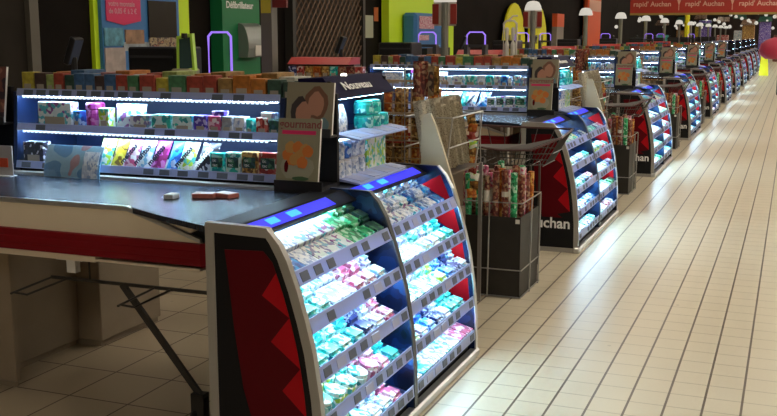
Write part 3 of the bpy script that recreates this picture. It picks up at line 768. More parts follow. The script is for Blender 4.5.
# ------------------------------------------------------------------ tower facing the aisle with sign
def tower():
    t = root('novelty_tower', '', 'display tower', (-1.72, 3.9, .89), 'novelty towers beside the candy shelves')
    y0, y1 = 3.70, 4.30; xb, xf = -1.88, -1.70
    bm = NB(); box(bm, xb, xb+.015, y0, y1, .89, 1.27); obj('back_panel', bm, DBLUE, t)
    for y in (y0, y1-.012):
        bm = NB(); prism(bm, [(xb, y, .89), (xf-.02, y, .89), (xf-.03, y, 1.20), (xf-.02, y, 1.30), (xb, y, 1.30)], (0, .012, 0)); obj('side_panel', bm, BLACK, t)
    bm = NB(); prism(bm, [(xb+.02, y0-.01, 1.31), (xf-.05, y0-.01, 1.315), (xf+.02, y0-.01, 1.235), (xf-.01, y0-.01, 1.225), (xb+.02, y0-.01, 1.275)], (0, y1-y0+.02, 0))
    h = obj('header', bm, plain('header_navy', (.007, .005, .035), .6, spec=.08), t)
    # sloping face lettering
    ux = Vector((0, 1, 0)); n = Vector((.08, 0, .07)).normalized(); uy = n.cross(ux)
    o = Vector((xf+.004, y0+.09, 1.263))+n*.001
    M = Matrix(((ux.x, uy.x, n.x, o.x), (ux.y, uy.y, n.y, o.y), (ux.z, uy.z, n.z, o.z), (0, 0, 0, 1)))
    text('lettering', 'Nouveau', .055, M, TXTW, h, bold=.0008, sx=1.45)['label'] = 'white sign lettering'
    bm = NB(); lathe(bm, [(.001, 0), (.014, 0), (.014, .008), (.001, .012)], 8, 0, (xf-.06, y0+.22, 1.314)); obj('spot_lamp', bm, emit('spot_glow', (1, .95, .8), 4.), h)
    for z in (.905, 1.085):
        bm = NB(); box(bm, xb+.015, xf-.01, y0+.012, y1-.012, z-.012, z-.004); s = obj('shelf', bm, DBLUE, t)
        bm = NB(); prism(bm, [(xf-.012, y0+.02, z+.004), (xf+.10, y0+.02, z-.016), (xf+.10, y0+.02, z-.022), (xf-.012, y0+.02, z-.008)], (0, y1-y0-.06, 0)); obj('shelf_lip', bm, LIP, s)
        for i in range(4):
            bm = NB(); prism(bm, [(xf+.004, y0+.07+i*.145, z+.0015), (xf+.082, y0+.07+i*.145, z-.0110), (xf+.082, y0+.07+i*.145, z-.0135), (xf+.004, y0+.07+i*.145, z-.0005)], (0, .09, 0))
            obj('price_tag', bm, TAGL, s)
    for z in (1.072, 1.226):
        bm = NB(); box(bm, xf-.035, xf-.025, y0+.02, y1-.02, z-.004, z); obj('light_strip', bm, LED, t)
    return t
T0 = tower(); T0['label'] = 'dark blue tower with white sign lettering on the nearest counter'
def can(x, y, z, r, h, c, label, grp, lidm=None):
    bm = NB(); lathe(bm, [(r*.85, 0), (r, .006), (r, h-.012), (r*.9, h-.004)], 14, 0, (0, 0, 0))
    me_o = obj('sweets_can', bm, PK[c], None, smooth=False); me_o.location = (x, y, z)
    bm = NB(); lathe(bm, [(r*.93, h-.010), (r*.93, h), (r*.8, h+.003)], 14); l = obj('lid', bm, lidm or WHITE); l.parent = me_o
    tag(me_o, label, 'can', grp); return me_o
TW = [T0]
tx = -1.745
for i, (y, c) in enumerate(((3.76, 'silver'), (3.833, 'blue'), (3.906, 'silver'), (3.979, 'silver'))):
    for j in range(2):
        TW.append(can(tx+.02, y, .8995+j*.079, .034, .074, 'silver' if (i+j) % 2 else c, 'silver blue can, %s from left, %s layer, lower shelf of nearest tower' % (nth(i), ('bottom', 'top')[j]), 'cans on the nearest tower'))
for i in range(2):
    for j in range(1):
        o = shelf_item('b', 'lime', .045, .145, .11, (tx+.02, 4.09+i*.105, .9015)); o.rotation_euler = (0, 0, 0)
        tag(o, 'yellow green sweets pack, %s on the lower shelf of the nearest tower' % ('left', 'right')[i], 'sweets box', 'packs on the nearest tower'); TW.append(o)
for i, y in enumerate((4.06, 4.15, 4.24)):
    for j in range(2):
        if i == 2 and j == 1: continue
        TW.append(can(tx+.015, y, 1.0815+j*.062, .043, .056, 'teal', 'teal round tub, %s from left, %s layer, upper shelf of nearest tower' % (nth(i), ('bottom', 'top')[j]), 'teal tubs on the nearest tower', plain('teal_lid', (.02, .50, .45), .3)))
for i in range(3):
    o = shelf_item('g', 'silver', .055, .12, .02, (tx+.02, 3.75+i*.05, 1.082)); o.rotation_euler = (0, 0, R(90))
    tag(o, 'white blue candy bag, %s from left on the upper shelf of the nearest tower' % nth(i), 'candy bag', 'bags on the nearest tower'); TW.append(o)
for o in TW: o.location.z += .016
for k in range(1, NMOD):
    for i, o in enumerate(TW):
        if k > 5 and i > 0: break
        dup(o, k*PITCH, o['label'].replace('nearest', ORD[k]), o['group'].replace('nearest', ORD[k]))

# ------------------------------------------------------------------ loose things on and by the nearest counter
o = root('leaflet_holder', 'clear curved holder of blue leaflets leaning on the nearest candy shelf', 'leaflet holder', (-2.8, 3.5, .886))
x0, x1 = -3.04, -2.745
bm = NB(); n = 6
pts = [(3.585-.05*(j/n)**.5*0 - .045*math.sin(math.pi*.5*(1-j/n)), .888+.135*j/n) for j in range(n+1)]
prism(bm, [(x0, y, z) for y, z in pts]+[(x0, y+.004, z) for y, z in pts[::-1]], (x1-x0, 0, 0)); h = obj('leaflet', bm, LEAFLET, o)
bm = NB(); prism(bm, [(x1-.09, y-.003, z) for y, z in pts[:-1]]+[(x1-.09, y-.001, z) for y, z in pts[:-1][::-1]], (.08, 0, 0)); obj('leaflet_sticker', bm, PK['silver'], h)
bm = NB(); prism(bm, [(x0-.003, y-.006, z) for y, z in pts]+[(x0-.003, y-.0045, z) for y, z in pts[::-1]], (x1-x0+.006, 0, 0)); obj('clear_cover', bm, clearplastic('clear_acrylic', (.7, .85, .95), .12), o)
o = root('card_sign', 'white card with an orange patch standing at the far left of the nearest shelf', 'sign', (-3.25, 3.5, .886))
bm = NB(); box(bm, -3.30, -3.165, 3.49, 3.494, .888, 1.02); cc = obj('card', bm, plain('translucent_card', (.45, .43, .42), .4), o)
bm = NB(); box(bm, -3.295, -3.19, 3.487, 3.49, .925, .965); obj('printed_patch', bm, plain('orange_red_print', (.65, .09, .04), .4), cc)
bm = NB(); box(bm, -3.30, -3.165, 3.47, 3.515, .886, .889); obj('foot', bm, WHITE, o)
for (x, y, c, rz, lab, z) in ((-2.065, 3.29, 'red', .25, 'red and white small box lying on the nearest belt, left of its pair', .8865),
                          (-1.99, 3.325, 'red', -.3, 'red and white small box lying on the nearest belt, right of its pair', .8865),
                          (-2.17, 3.225, 'silver', .1, 'small grey box lying alone on the nearest belt', .8865)):
    w = .085 if c == 'red' else .04
    bm = NB(); rbox(bm, -w/2, w/2, -.028, .028, 0, .018, .002)
    box(bm, -w/2+.004, w/2-.004, -.024, .024, .018, .0188, 1)
    q = obj('small_box', bm, [plain('box_'+c, (.45, .14, .11) if c == 'red' else (.5, .52, .55), .4), PAPER]); q.location = (x, y, z); q.rotation_euler.z = rz
    tag(q, lab, 'box')

# ------------------------------------------------------------------ newspaper stand, racks, wrapping paper bin behind each display
def wiregrid(bm, o, u, v, nu, nv, r):
    o, u, v = Vector(o), Vector(u), Vector(v)
    for i in range(nu+1): tube(bm, [o+u*(i/nu), o+u*(i/nu)+v], r, 4)
    for j in range(nv+1): tube(bm, [o+v*(j/nv), o+v*(j/nv)+u], r, 4)
CLUSTER = []
t = root('newspaper_stand', 'brown newspaper stand with cream side board behind the nearest display', 'newspaper stand', (-1.7, 4.95, 0), 'newspaper stands between the checkouts')
bm = NB(); rbox(bm, -1.80, -1.645, 4.64, 5.26, .0, .80, .005); obj('cabinet', bm, BROWN, t)
bm = NB(); rbox(bm, -1.80, -1.555, 4.64, 5.26, .802, .812, .002); obj('tray', bm, BROWN, t)
bm = NB(); prism(bm, [(-1.62, 4.50, 0), (-1.62, 4.50, 1.13), (-1.575, 4.50, 1.135), (-1.55, 4.50, 1.08), (-1.495, 4.50, .92), (-1.43, 4.50, .72), (-1.41, 4.50, .45), (-1.39, 4.50, 0)], (0, .02, 0))
obj('side_board', bm, CREAM, t)['label'] = 'cream side board'
bm = NB(); box(bm, -1.62, -1.44, 4.52, 4.64, 0, .68); obj('front_board', bm, BROWN, t)
bm = NB()
for y in (4.70, 5.22):
    tube(bm, [(-1.78, y, .79), (-1.78, y, 1.34), (-1.76, y, 1.36)], .005)
    tube(bm, [(-1.57, y, .79), (-1.53, y, 1.10)], .0045)
    tube(bm, [(-1.78, y, 1.10), (-1.53, y, 1.10)], .004)
for z in (.95, 1.10, 1.25): tube(bm, [(-1.78, 4.70, z), (-1.78, 5.22, z)], .004)
tube(bm, [(-1.55, 4.70, .95), (-1.55, 5.22, .95)], .004); tube(bm, [(-1.53, 4.70, 1.10), (-1.53, 5.22, 1.10)], .004)
obj('wire_frame', bm, CHROME, t); CLUSTER.append(t)
# newspapers, folded sheets leaning in the frame
def newspaper(x, y, z, w, h, lean, rz, c, lab, name='newspaper', cat='newspaper', grp='newspapers in the stand', roll=-9):
    bm = NB()
    n = 5; th = .012
    for s in range(3):   # three folded leaves fanning
        P = [(-w/2+w*i/n, -th*s + .012*math.sin(i*1.7+s), 0) for i in range(n+1)]
        for a, b in zip(P, P[1:]):
            prism(bm, [(a[0], a[1], 0), (b[0], b[1], 0), (b[0], b[1]+.003, 0), (a[0], a[1]+.003, 0)], (0, .0, h-.006*s))
    o = obj(name, bm, c); o.location = (x, y, z); o.rotation_euler = (R(lean), R(roll), R(rz)); tag(o, lab, cat, grp); CLUSTER.append(o)
for i in range(7):
    newspaper(-1.625+.008*(i % 3), 4.70+.072*i, .830, .10, .36-.018*(i % 3), -3, 24, NEWS,
              'folded newspaper, %s from front in the nearest newspaper stand' % nth(i))
for i in range(3):
    newspaper(-1.755, 4.86+.09*i, 1.19, .075, .18-.015*i, -3, 20, [PK['bordeaux'], MAGA, PK['gold']][i],
              'colour magazine, %s from front, standing above the papers in the nearest newspaper stand' % nth(i), 'magazine', 'magazine', 'magazines in the newspaper stand', roll=0)
# wire rack of golden sweets bags
t = root('wire_rack', 'wire rack of sweets bags behind the nearest tower', 'wire rack', (-2.08, 5.5, 0), 'wire racks between the checkouts')
GW = plain('brass_wire', (.35, .25, .13), .4, .5)
bm = NB(); wiregrid(bm, (-2.34, 5.40, .74), (.50, 0, 0), (0, .0, .50), 9, 8, .003); wiregrid(bm, (-2.34, 5.54, .74), (.50, 0, 0), (0, 0, .50), 4, 4, .003)
obj('grid', bm, GW, t)
for z in (.74, .90, 1.06):
    bm = NB(); box(bm, -2.34, -1.84, 5.40, 5.54, z-.004, z); obj('shelf', bm, GW, t)
bm = NB(); tube(bm, [(-2.32, 5.42, 0), (-2.32, 5.42, .74), (-2.32, 5.52, .74), (-2.32, 5.52, 0)], .007); tube(bm, [(-1.86, 5.42, 0), (-1.86, 5.42, .74), (-1.86, 5.52, .74), (-1.86, 5.52, 0)], .007); tube(bm, [(-2.32, 5.47, .735), (-1.86, 5.47, .735)], .006); obj('leg_frame', bm, STEEL, t); CLUSTER.append(t)
for i in range(5):
    for j in range(3):
        bm = NB(); pillow(bm, .088, .14, .06)
        o = obj('sweets_bag', bm, PK['gold' if (i+j) % 3 else 'orange'], smooth=True); o.location = (-2.29+i*.10, 5.46, .741+.16*j); o.rotation_euler = (R(-4), 0, R(random.uniform(-8, 8)))
        tag(o, 'golden sweets bag, %s from left, %s shelf, nearest wire rack' % (nth(i), ('lowest', 'middle', 'top')[j]), 'candy bag', 'sweets bags in the wire rack'); CLUSTER.append(o)
# wrapping paper bin
t = root('wrapping_paper_bin', 'black box with wire cage holding wrapping paper rolls behind the nearest display', 'bin', (-1.53, 5.73, 0), 'wrapping paper bins between the checkouts')
bx0, bx1, by0, by1, bz = -1.80, -1.385, 5.52, 5.96, .475
bm = NB()
for q in ((bx0, bx1, by0, by0+.008), (bx0, bx1, by1-.008, by1), (bx0, bx0+.008, by0, by1), (bx1-.008, bx1, by0, by1)): box(bm, *q, .012, bz)
box(bm, bx0, bx1, by0, by1, .008, .016); obj('box', bm, plain('black_card', (.022, .019, .016), .55, noise=.15, scale=12), t)
bm = NB()
for z in (.012, .17, .56):
    tube(bm, [(bx0-.01, by0-.01, z), (bx1+.01, by0-.01, z), (bx1+.01, by1+.01, z), (bx0-.01, by1+.01, z), (bx0-.01, by0-.01, z)], .004)
for (x, y) in ((bx0+.02, by0-.01), ((bx0+bx1)/2+.02, by0-.01), (bx1+.01, by0+.20), (bx1+.01, by1-.02), (bx0-.01, by1-.05)):
    tube(bm, [(x, y, 0.0), (x+.006, y, .56)], .0045)
obj('wire_cage', bm, CHROME, t)
bm = NB(); box(bm, bx1-.03, bx1-.005, by0-.0015, by0, .44, .465); obj('sticker', bm, PAPER, t); CLUSTER.append(t)
RC = ['bordeaux', 'red', 'pink', 'purple', 'bordeaux', 'dgreen', 'orange', 'red', 'green', 'bordeaux']
n = 0
for iy in range(5):
    for ix in range(7):
        x = bx0+.04+ix*.055+random.uniform(-.005, .005); y = by0+.045+iy*.085+random.uniform(-.008, .008)
        c = RC[(n*7+iy*3+ix*ix) % 10]; h = .695+random.uniform(-.03, .035)
        bm = NB(); lathe(bm, [(.019, 0), (.020, .002), (.020, h), (.012, h+.003), (.012, h-.02)], 9)
        o = obj('wrapping_paper_roll', bm, PK[c]); o.location = (x, y, .0175); o.rotation_euler = (random.uniform(-.02, .02), random.uniform(-.02, .02), 0)
        tag(o, '%s paper roll, nearest bin, %s row from front, %s from left' % (CN[c], nth(iy), nth(ix)), 'wrapping paper', 'wrapping paper rolls in the bin')
        if iy < 2 and ix % 2:
            bm = NB(); lathe(bm, [(.0206, .53+.02*(n % 3)), (.0206, .60)], 9); obj('paper_sleeve', bm, PAPER, o)
        CLUSTER.append(o); n += 1
# wire basket on tall legs behind the bin
t = root('wire_basket', 'shallow dark wire basket with a red rim above the nearest bin', 'wire basket', (-1.8, 6.2, 0), 'wire baskets between the checkouts')
bm = NB()
top = [(-2.0, 6.02, .87), (-1.91, 6.0, .83), (-1.635, 6.0, .80), (-1.46, 6.03, .805), (-1.30, 6.15, .875), (-1.30, 6.5, .90), (-2.0, 6.55, .90), (-2.0, 6.02, .87)]
for a, b in zip(top, top[1:]):
    a, b = Vector(a), Vector(b)
    for i in range(6):
        p = a+(b-a)*i/6; c = Vector((-1.65, 6.28, .70)); q = c+(p-c)*.70; q.z = .70
        tube(bm, [p, q], .003, 4)
for f in (.70, .85):
    tube(bm, [Vector((-1.65, 6.28, 0))+(Vector((p[0], p[1], 0))-Vector((-1.65, 6.28, 0)))*f+Vector((0, 0, .70+(f-.7)*.5)) for p in top], .0035, 4)
for i in range(7): tube(bm, [(-1.88+i*.08, 6.10, .70), (-1.88+i*.08, 6.45, .70)], .003, 4)
obj('basket_wires', bm, STEEL, t)
bm = NB(); tube(bm, top, .007, 6); obj('rim', bm, plain('rim_steel', (.10, .05, .05), .4, .3), t)
bm = NB(); prism(bm, [(-1.80, 6.012, .818), (-1.635, 6.012, .803), (-1.47, 6.04, .808), (-1.32, 6.155, .872), (-1.50, 6.10, .83), (-1.78, 6.05, .824)], (0, 0, .005)); obj('front_flap', bm, plain('flap_grey', (.09, .08, .08), .5), t)
bm = NB()
for x, y in ((-1.92, 6.2), (-1.92, 6.45), (-1.50, 6.2), (-1.50, 6.45)): tube(bm, [(x, y, 0), (x, y, .70)], .008)
obj('leg_frame', bm, STEEL, t); CLUSTER.append(t)
# hanging strip of sweets packets
t = root('sweets_strip', 'orange strip of small sweets packets hanging beside the nearest bin', 'sweets strip', (-1.62, 5.40, .60), 'hanging strips of sweets packets')
bm = NB(); tube(bm, [(-1.59, 5.40, 1.08), (-1.63, 5.39, 1.10), (-1.63, 5.39, .60)], .003, 4); box(bm, -1.60, -1.58, 5.39, 5.41, 0, .80); tube(bm, [(-1.59, 5.40, .78), (-1.60, 5.40, 1.10)], .003, 4); obj('hook_wire', bm, CHROME, t)
for i in range(10):
    bm = NB(); pillow(bm, .055, .052, .02, 0, 4, 4)
    bmesh.ops.transform(bm, matrix=Matrix.Translation((-1.63+.008*math.sin(i*1.3), 5.375, .60+i*.046)) @ Matrix.Rotation(R(random.uniform(-18, 18)), 4, 'Z') @ Matrix.Rotation(R(random.uniform(-14, 14)), 4, 'Y'), verts=bm.verts)
    obj('packet', bm, PK[['orange', 'gold', 'lime', 'red'][i % 4]], t, smooth=True)
CLUSTER.append(t)
for k in range(1, 7):
    for o in CLUSTER:
        if k > 1 and o.name.startswith(('newspaper', 'magazine', 'sweets_strip')): continue
        if k > 3 and o.name.startswith(('wire_rack', 'sweets_bag')): continue
        if k > 4 and o.name.startswith('wrapping_paper_roll') and o.location.y > 5.7: continue
        if k > 2 and o.name.startswith('wrapping_paper_roll') and (o.location.x < -1.55 and o.location.y > 5.7): continue
        lab = o['label']
        lab = lab.replace('nearest', ORD[k]) if 'nearest' in lab else lab+', '+ORD[k]+' checkout'
        dup(o, k*PITCH, lab, o['group']+', %s checkout' % ORD[k])

# ------------------------------------------------------------------ cashier side: lane lamps, tills, low red partitions, anti theft frames
LX, LY = -3.65, 10.9-PITCH
t = root('lane_lamp', 'grey lane post, sturdy, with yellow sticker behind the nearest candy shelf', 'lane lamp', (LX, LY, 0), 'lane lamps of the checkouts')
bm = NB(); box(bm, LX-.045, LX+.045, LY-.045, LY+.045, 0, 2.6); p = obj('pole', bm, plain('post_grey', (.16, .15, .13), .45, .2), t)
bm = NB(); box(bm, LX-.04, LX+.04, LY-.048, LY-.045, 1.66, 1.76); obj('sticker', bm, plain('sticker_yellow', (.5, .42, .05), .5), p)
bm = NB(); box(bm, LX+.045, LX+.16, LY-.03, LY+.0, 1.70, 1.90); obj('notice_card', bm, plain('dull_red', (.16, .02, .02), .5), p)
LP = root('lane_lamp', '', 'lane lamp', (LX, LY+PITCH, 0), 'lane lamps of the checkouts')
y = LY+PITCH
bm = NB(); lathe(bm, [(.055, 0), (.055, .02), (.042, .03), (.042, 1.88), (.05, 1.885)], 10, 0, (LX, y, 0)); obj('pole', bm, plain('pole_grey_green', (.24, .24, .20), .4, .3), LP)
bm = NB(); lathe(bm, [(.125, 1.86), (.13, 1.87), (.115, 1.93), (.085, 1.98), (.05, 1.995), (.01, 2.0)], 16, 0, (LX, y, 0)); obj('lamp_shade', bm, LAMPW, LP, smooth=True)
bm = NB()
for sx in (-1, 1): box(bm, LX+sx*.105-.035, LX+sx*.105+.035, y-.03, y-.01, 1.62, 1.84)
box(bm, LX-.13, LX+.13, y-.012, y+.0, 1.60, 1.86, 1)
obj('number_board', bm, [plain('number_red', (.28, .03, .02), .4), plain('number_board_frame', (.55, .5, .42), .5)], LP)
LP['label'] = 'white lamp on a grey post in front of the lime green wall panel'
NB_ = [c for c in COL.objects if c.parent == LP and c.name.startswith('number_board')][0]
LQ = dup(LP, PITCH, 'white lane lamp on a grey post, second post from the camera')
KIDS[LP.name] = [q for q in KIDS[LP.name] if q[0] != NB_]
for k in range(3, NMOD+2): dup(LP, (k-1)*PITCH, 'white lane lamp on a grey post, %s post from the camera' % nth(k))

def till():
    t = root('cash_register', '', 'cash register', (-3.3, 5.3, 1.12), 'cash registers of the checkouts')
    bm = NB(); rbox(bm, -3.85, -3.50, 5.3, 5.6, 1.12, 1.427, .01); b = obj('printer_box', bm, BLACKP, t)
    bm = NB(); box(bm, -3.83, -3.52, 5.293, 5.3, 1.36, 1.375); box(bm, -3.83, -3.52, 5.295, 5.3, 1.20, 1.205); obj('trim_line', bm, DARK, b)
    bm = NB(); M = Matrix.Translation((-4.26, 5.3, 1.40)) @ Matrix.Rotation(R(22), 4, 'Y') @ Matrix.Rotation(R(0), 4, 'Z')
    rbox(bm, -.02, .02, -.05, .05, -.09, .09, .006, 0, M); mo = obj('monitor', bm, BLACKP, t)
    bm = NB(); box(bm, .0205, .022, -.04, .04, -.08, .08, 0, M); obj('screen', bm, plain('dull_screen', (.08, .10, .16), .25), mo)
    bm = NB(); tube(bm, [(-4.26, 5.3, 1.12), (-4.26, 5.3, 1.36)], .02, 8); obj('monitor_stem', bm, BLACKP, t)
    return t
desk = root('cashier_desk', '', 'cashier desk', (-3.5, 5.4, 0), 'cashier desks')
bm = NB(); rbox(bm, -4.3, -2.85, 5.1, 5.75, 1.08, 1.12, .005); obj('desk_top', bm, plain('desk_grey', (.12, .11, .10), .5), desk)
bm = NB(); rbox(bm, -4.2, -2.95, 5.15, 5.7, .82, 1.08, .005); obj('cabinet', bm, plain('desk_dark', (.05, .045, .04), .5), desk)
for x, y in ((-4.15, 5.2), (-4.15, 5.65), (-2.99, 5.2), (-2.99, 5.65)):
    bm = NB(); box(bm, x-.02, x+.02, y-.02, y+.02, 0, .82); obj('leg', bm, STEEL, desk)
desk['label'] = 'dark cashier desk behind the nearest candy shelf'
TL = till(); TL['label'] = 'black cash register with tilted monitor behind the nearest candy shelf'
for k in range(1, NMOD):
    dup(desk, k*PITCH, 'dark cashier desk behind the %s candy shelf' % ORD[k]); dup(TL, k*PITCH, 'black cash register behind the %s candy shelf' % ORD[k])
# card terminal with green frame on the nearest desk
t = root('card_terminal', 'lime framed payment screen on a beige foot behind the nearest candy shelf', 'payment terminal', (-3.02, 5.25, 1.12))
bm = NB(); rbox(bm, -3.10, -2.97, 5.2, 5.32, 1.12, 1.30, .008); obj('foot', bm, plain('terminal_beige', (.30, .28, .18), .5), t)
M = Matrix.Translation((-3.03, 5.25, 1.385)) @ Matrix.Rotation(R(-9), 4, 'Y') @ Matrix.Rotation(R(-12), 4, 'X')
bm = NB(); ring(bm, [M @ Vector(p) for p in ((-.065, 0, -.11), (.065, 0, -.11), (.055, 0, .12), (-.055, 0, .12))], [M @ Vector(p) for p in ((-.048, 0, -.09), (.048, 0, -.09), (.04, 0, .10), (-.04, 0, .10))], (0, .03, 0)); f = obj('frame', bm, plain('lime_plastic', (.45, .72, .08), .4), t)
bm = NB(); prism(bm, [M @ Vector(p) for p in ((-.048, .005, -.09), (.048, .005, -.09), (.04, .005, .10), (-.04, .005, .10))], (0, .02, 0)); obj('screen', bm, plain('terminal_screen', (.05, .09, .09), .2), f)
bm = NB(); tube(bm, [(-3.03, 5.25, 1.48), (-3.03, 5.25, 1.51)], .018, 8); obj('camera_knob', bm, BLACKP, t)
t.location.x -= .39; t.location.y += .03
# low red topped partition with sweets boxes
RPS = []
t = root('red_topped_rack', 'low rack with a bright red hood beyond the nearest cash register', 'rack', (-3.4, 6.95, 0), 'red hooded racks')
bm = NB(); prism(bm, [(-3.53, 6.83, 1.285), (-3.53, 6.90, 1.335), (-3.53, 7.05, 1.335), (-3.53, 7.05, 1.285)], (.50, 0, 0)); obj('hood', bm, plain('hood_red', (.42, .02, .02), .4), t)
bm = NB(); box(bm, -3.53, -3.03, 6.93, 7.05, 0, 1.285); obj('body', bm, plain('rack_brown', (.07, .05, .04), .5), t)
bm = NB(); box(bm, -3.53, -2.90, 6.80, 6.95, 1.17, 1.185); box(bm, -3.53, -2.90, 6.80, 6.806, 1.16, 1.19); obj('shelf', bm, SILVERP, t)
RPS.append(t)
for i in range(9):
    c = ['navy', 'red', 'gold', 'orange', 'gold', 'teal', 'bordeaux', 'bordeaux', 'red'][i]
    o = shelf_item('b', c, .060, .085, .06, (-3.49+i*.068, 6.86, 1.1855)); tag(o, '%s sweets box, %s from left on the red hooded rack, nearest one' % (CN[c], nth(i)), 'sweets box', 'boxes on the nearest red hooded rack'); RPS.append(o)
for k in range(1, 6):
    for o in RPS: dup(o, k*PITCH, o['label'].replace('nearest', ORD[k]), o['group'].replace('nearest', ORD[k]))
# violet glowing frames of the exit gates
def gatef(x, y, z0, w, h, label):
    t = root('exit_gate', label, 'security gate', (x, y, 0), 'violet lit exit gates')
    bm = NB(); pts = [(x-w/2, y, z0), (x-w/2, y, z0+h-.03), (x-w/2+.03, y, z0+h), (x+w/2-.03, y, z0+h), (x+w/2, y, z0+h-.03), (x+w/2, y, z0)]
    tube(bm, pts, .009, 6); obj('light_frame', bm, PURPLE, t)
    bm = NB(); box(bm, x-w/2-.02, x-w/2+.02, y-.05, y+.05, 0, z0); box(bm, x+w/2-.02, x+w/2+.02, y-.05, y+.05, 0, z0); box(bm, x-w/2, x+w/2, y-.01, y+.01, z0-.03, z0); obj('base_posts', bm, DARK, t)
    return t
gatef(-3.91, 6.5, 1.12, .19, .40, 'violet lit rectangular exit gate in front of the green defibrillator board')
# further gates seen in a row
for i, (x, y) in enumerate(((-3.9, 10.9), (-3.35, 10.9), (-3.9, 15.6), (-4.5, 19.6), (-4.1, 23.6), (-3.7, 27.6), (-3.9, 31.6), (-3.4, 35.6))):
    gatef(x+.2, LY+PITCH*(round((y-LY)/PITCH))-.45, 1.40, .20, .13, 'small violet lit exit gate, %s along the row of checkouts' % nth(i+1))
# white framed pump stand
t = root('bottle_stand', 'white metal frame holding two white bottles behind the second candy shelf', 'bottle stand', (-2.93, 11.1, 0))
x, y = -2.82, 10.6
bm = NB(); tube(bm, [(x-.07, y, 1.15), (x-.07, y, 1.62), (x-.04, y, 1.65), (x+.04, y, 1.65), (x+.07, y, 1.62), (x+.07, y, 1.15)], .012); tube(bm, [(x, y, 0), (x, y, 1.15)], .015); box(bm, x-.12, x+.12, y-.08, y+.08, 1.13, 1.15); tube(bm, [(x-.02, y, 1.65), (x+.03, y, 1.70), (x+.08, y, 1.70)], .010)
obj('frame', bm, plain('white_enamel', (.62, .60, .55), .4), t)
for s in (-1, 1):
    bm = NB(); lathe(bm, [(.026, 1.15), (.027, 1.40), (.02, 1.42), (.012, 1.44), (.02, 1.46), (.022, 1.56), (.012, 1.58)], 10, 0, (x+s*.034, y, 0)); obj('bottle', bm, plain('bottle_white', (.6, .58, .52), .4), t)

# ------------------------------------------------------------------ along the left wall
WX = -7.2
def yat(px, X=-7.05):    # depth on the left wall seen behind a given column of the photo
    a = math.atan((px-388.5)/1010.)+0; return -X/math.tan(math.radians(21.66)-a)
def wboard(bm, y0, y1, z0, z1, x, th=.02, mi=0): box(bm, x-th, x, y0, y1, z0, z1, mi)
# coin change machine in its lime surround
t = root('coin_machine', 'blue coin change machine in a lime green surround against the left wall', 'coin machine', (-7.0, 10.0, 0))
bm = NB(); wboard(bm, 9.26, 11.16, 0, 3.0, -7.15, .05); obj('lime_surround', bm, LIMEW, t)
bm = NB(); wboard(bm, 9.332, 10.853, 0, 3.0, -7.1, .045); b = obj('machine_body', bm, BLUEP, t)
bm = NB(); prism(bm, [(-7.098, 9.403, 1.66), (-7.098, 9.403, 2.16), (-7.098, 10.042, 2.16), (-7.098, 10.042, 1.66), (-7.098, 9.717, 1.61)], (.012, 0, 0)); s = obj('sign_board', bm, PINKP, b)
text('lettering', 'votre monnaie\nde 0,05 € à 2 €', .082, PLANE_POSX(-7.084, 9.443, 1.82), plain('pink_lettering', (.80, .42, .50), .5), s, bold=.001)
bm = NB(); wboard(bm, 10.194, 10.772, 1.47, 1.90, -7.08, .03); obj('screen', bm, plain('machine_screen', (.012, .009, .007), .2), b)
bm = NB(); wboard(bm, 10.194, 10.772, 1.36, 1.47, -7.08, .03); obj('picture_panel', bm, MAGA, b)
bm = NB(); wboard(bm, 9.352, 9.697, 1.38, 1.58, -7.085, .02); obj('picture_flowers', bm, plain('flower_teal', (.10, .30, .42), .5, noise=.5, scale=12), b)
bm = NB(); wboard(bm, 9.737, 10.092, 1.40, 1.56, -7.085, .02); obj('picture_coins', bm, plain('coin_ochre', (.35, .20, .12), .5, noise=.5, scale=9), b)
bm = NB(); wboard(bm, 9.697, 10.194, 1.32, 1.42, -7.087, .02); obj('picture_band', bm, plain('pale_band_print', (.35, .40, .45), .5, noise=.3, scale=9), b)
bm = NB(); wboard(bm, 9.352, 9.717, .9, 1.36, -7.085, .02); obj('poster', bm, plain('poster_pale', (.45, .38, .36), .5, noise=.25, scale=7), b)

# defibrillator board
t = root('defibrillator_board', 'green defibrillator board with a grey wall cabinet', 'defibrillator', (-7.05, 12.2, 0))
bm = NB(); wboard(bm, 11.72, 12.72, .0, 3.0, -7.0, .18); g = obj('green_board', bm, GREENB, t)
text('lettering', 'Défibrillateur', .125, PLANE_POSX(-6.998, 11.82, 1.855), TXTW, g, bold=.003, sx=1.08)
bm = NB(); prism(bm, [(-6.998, 12.15, 2.16), (-6.998, 12.05, 2.04), (-6.998, 12.15, 1.98), (-6.998, 12.25, 2.04)], (.004, 0, 0)); obj('heart_symbol', bm, TXTW, g)
bm = NB(); n = 8
pr = [(-7.0, 1.20), (-6.86, 1.20), (-6.84, 1.32)]+[(-6.84-.16*(i/n)**2, 1.32+.34*math.sin(i/n*math.pi/2)) for i in range(1, n+1)]
prism(bm, [(x, 12.12, z) for x, z in pr], (0, .50, 0)); cb = obj('cabinet', bm, plain('cabinet_grey', (.26, .29, .28), .3, .3), t)
bm = NB(); box(bm, -6.845, -6.83, 12.30, 12.60, 1.22, 1.36); obj('label_plate', bm, PAPER, cb)
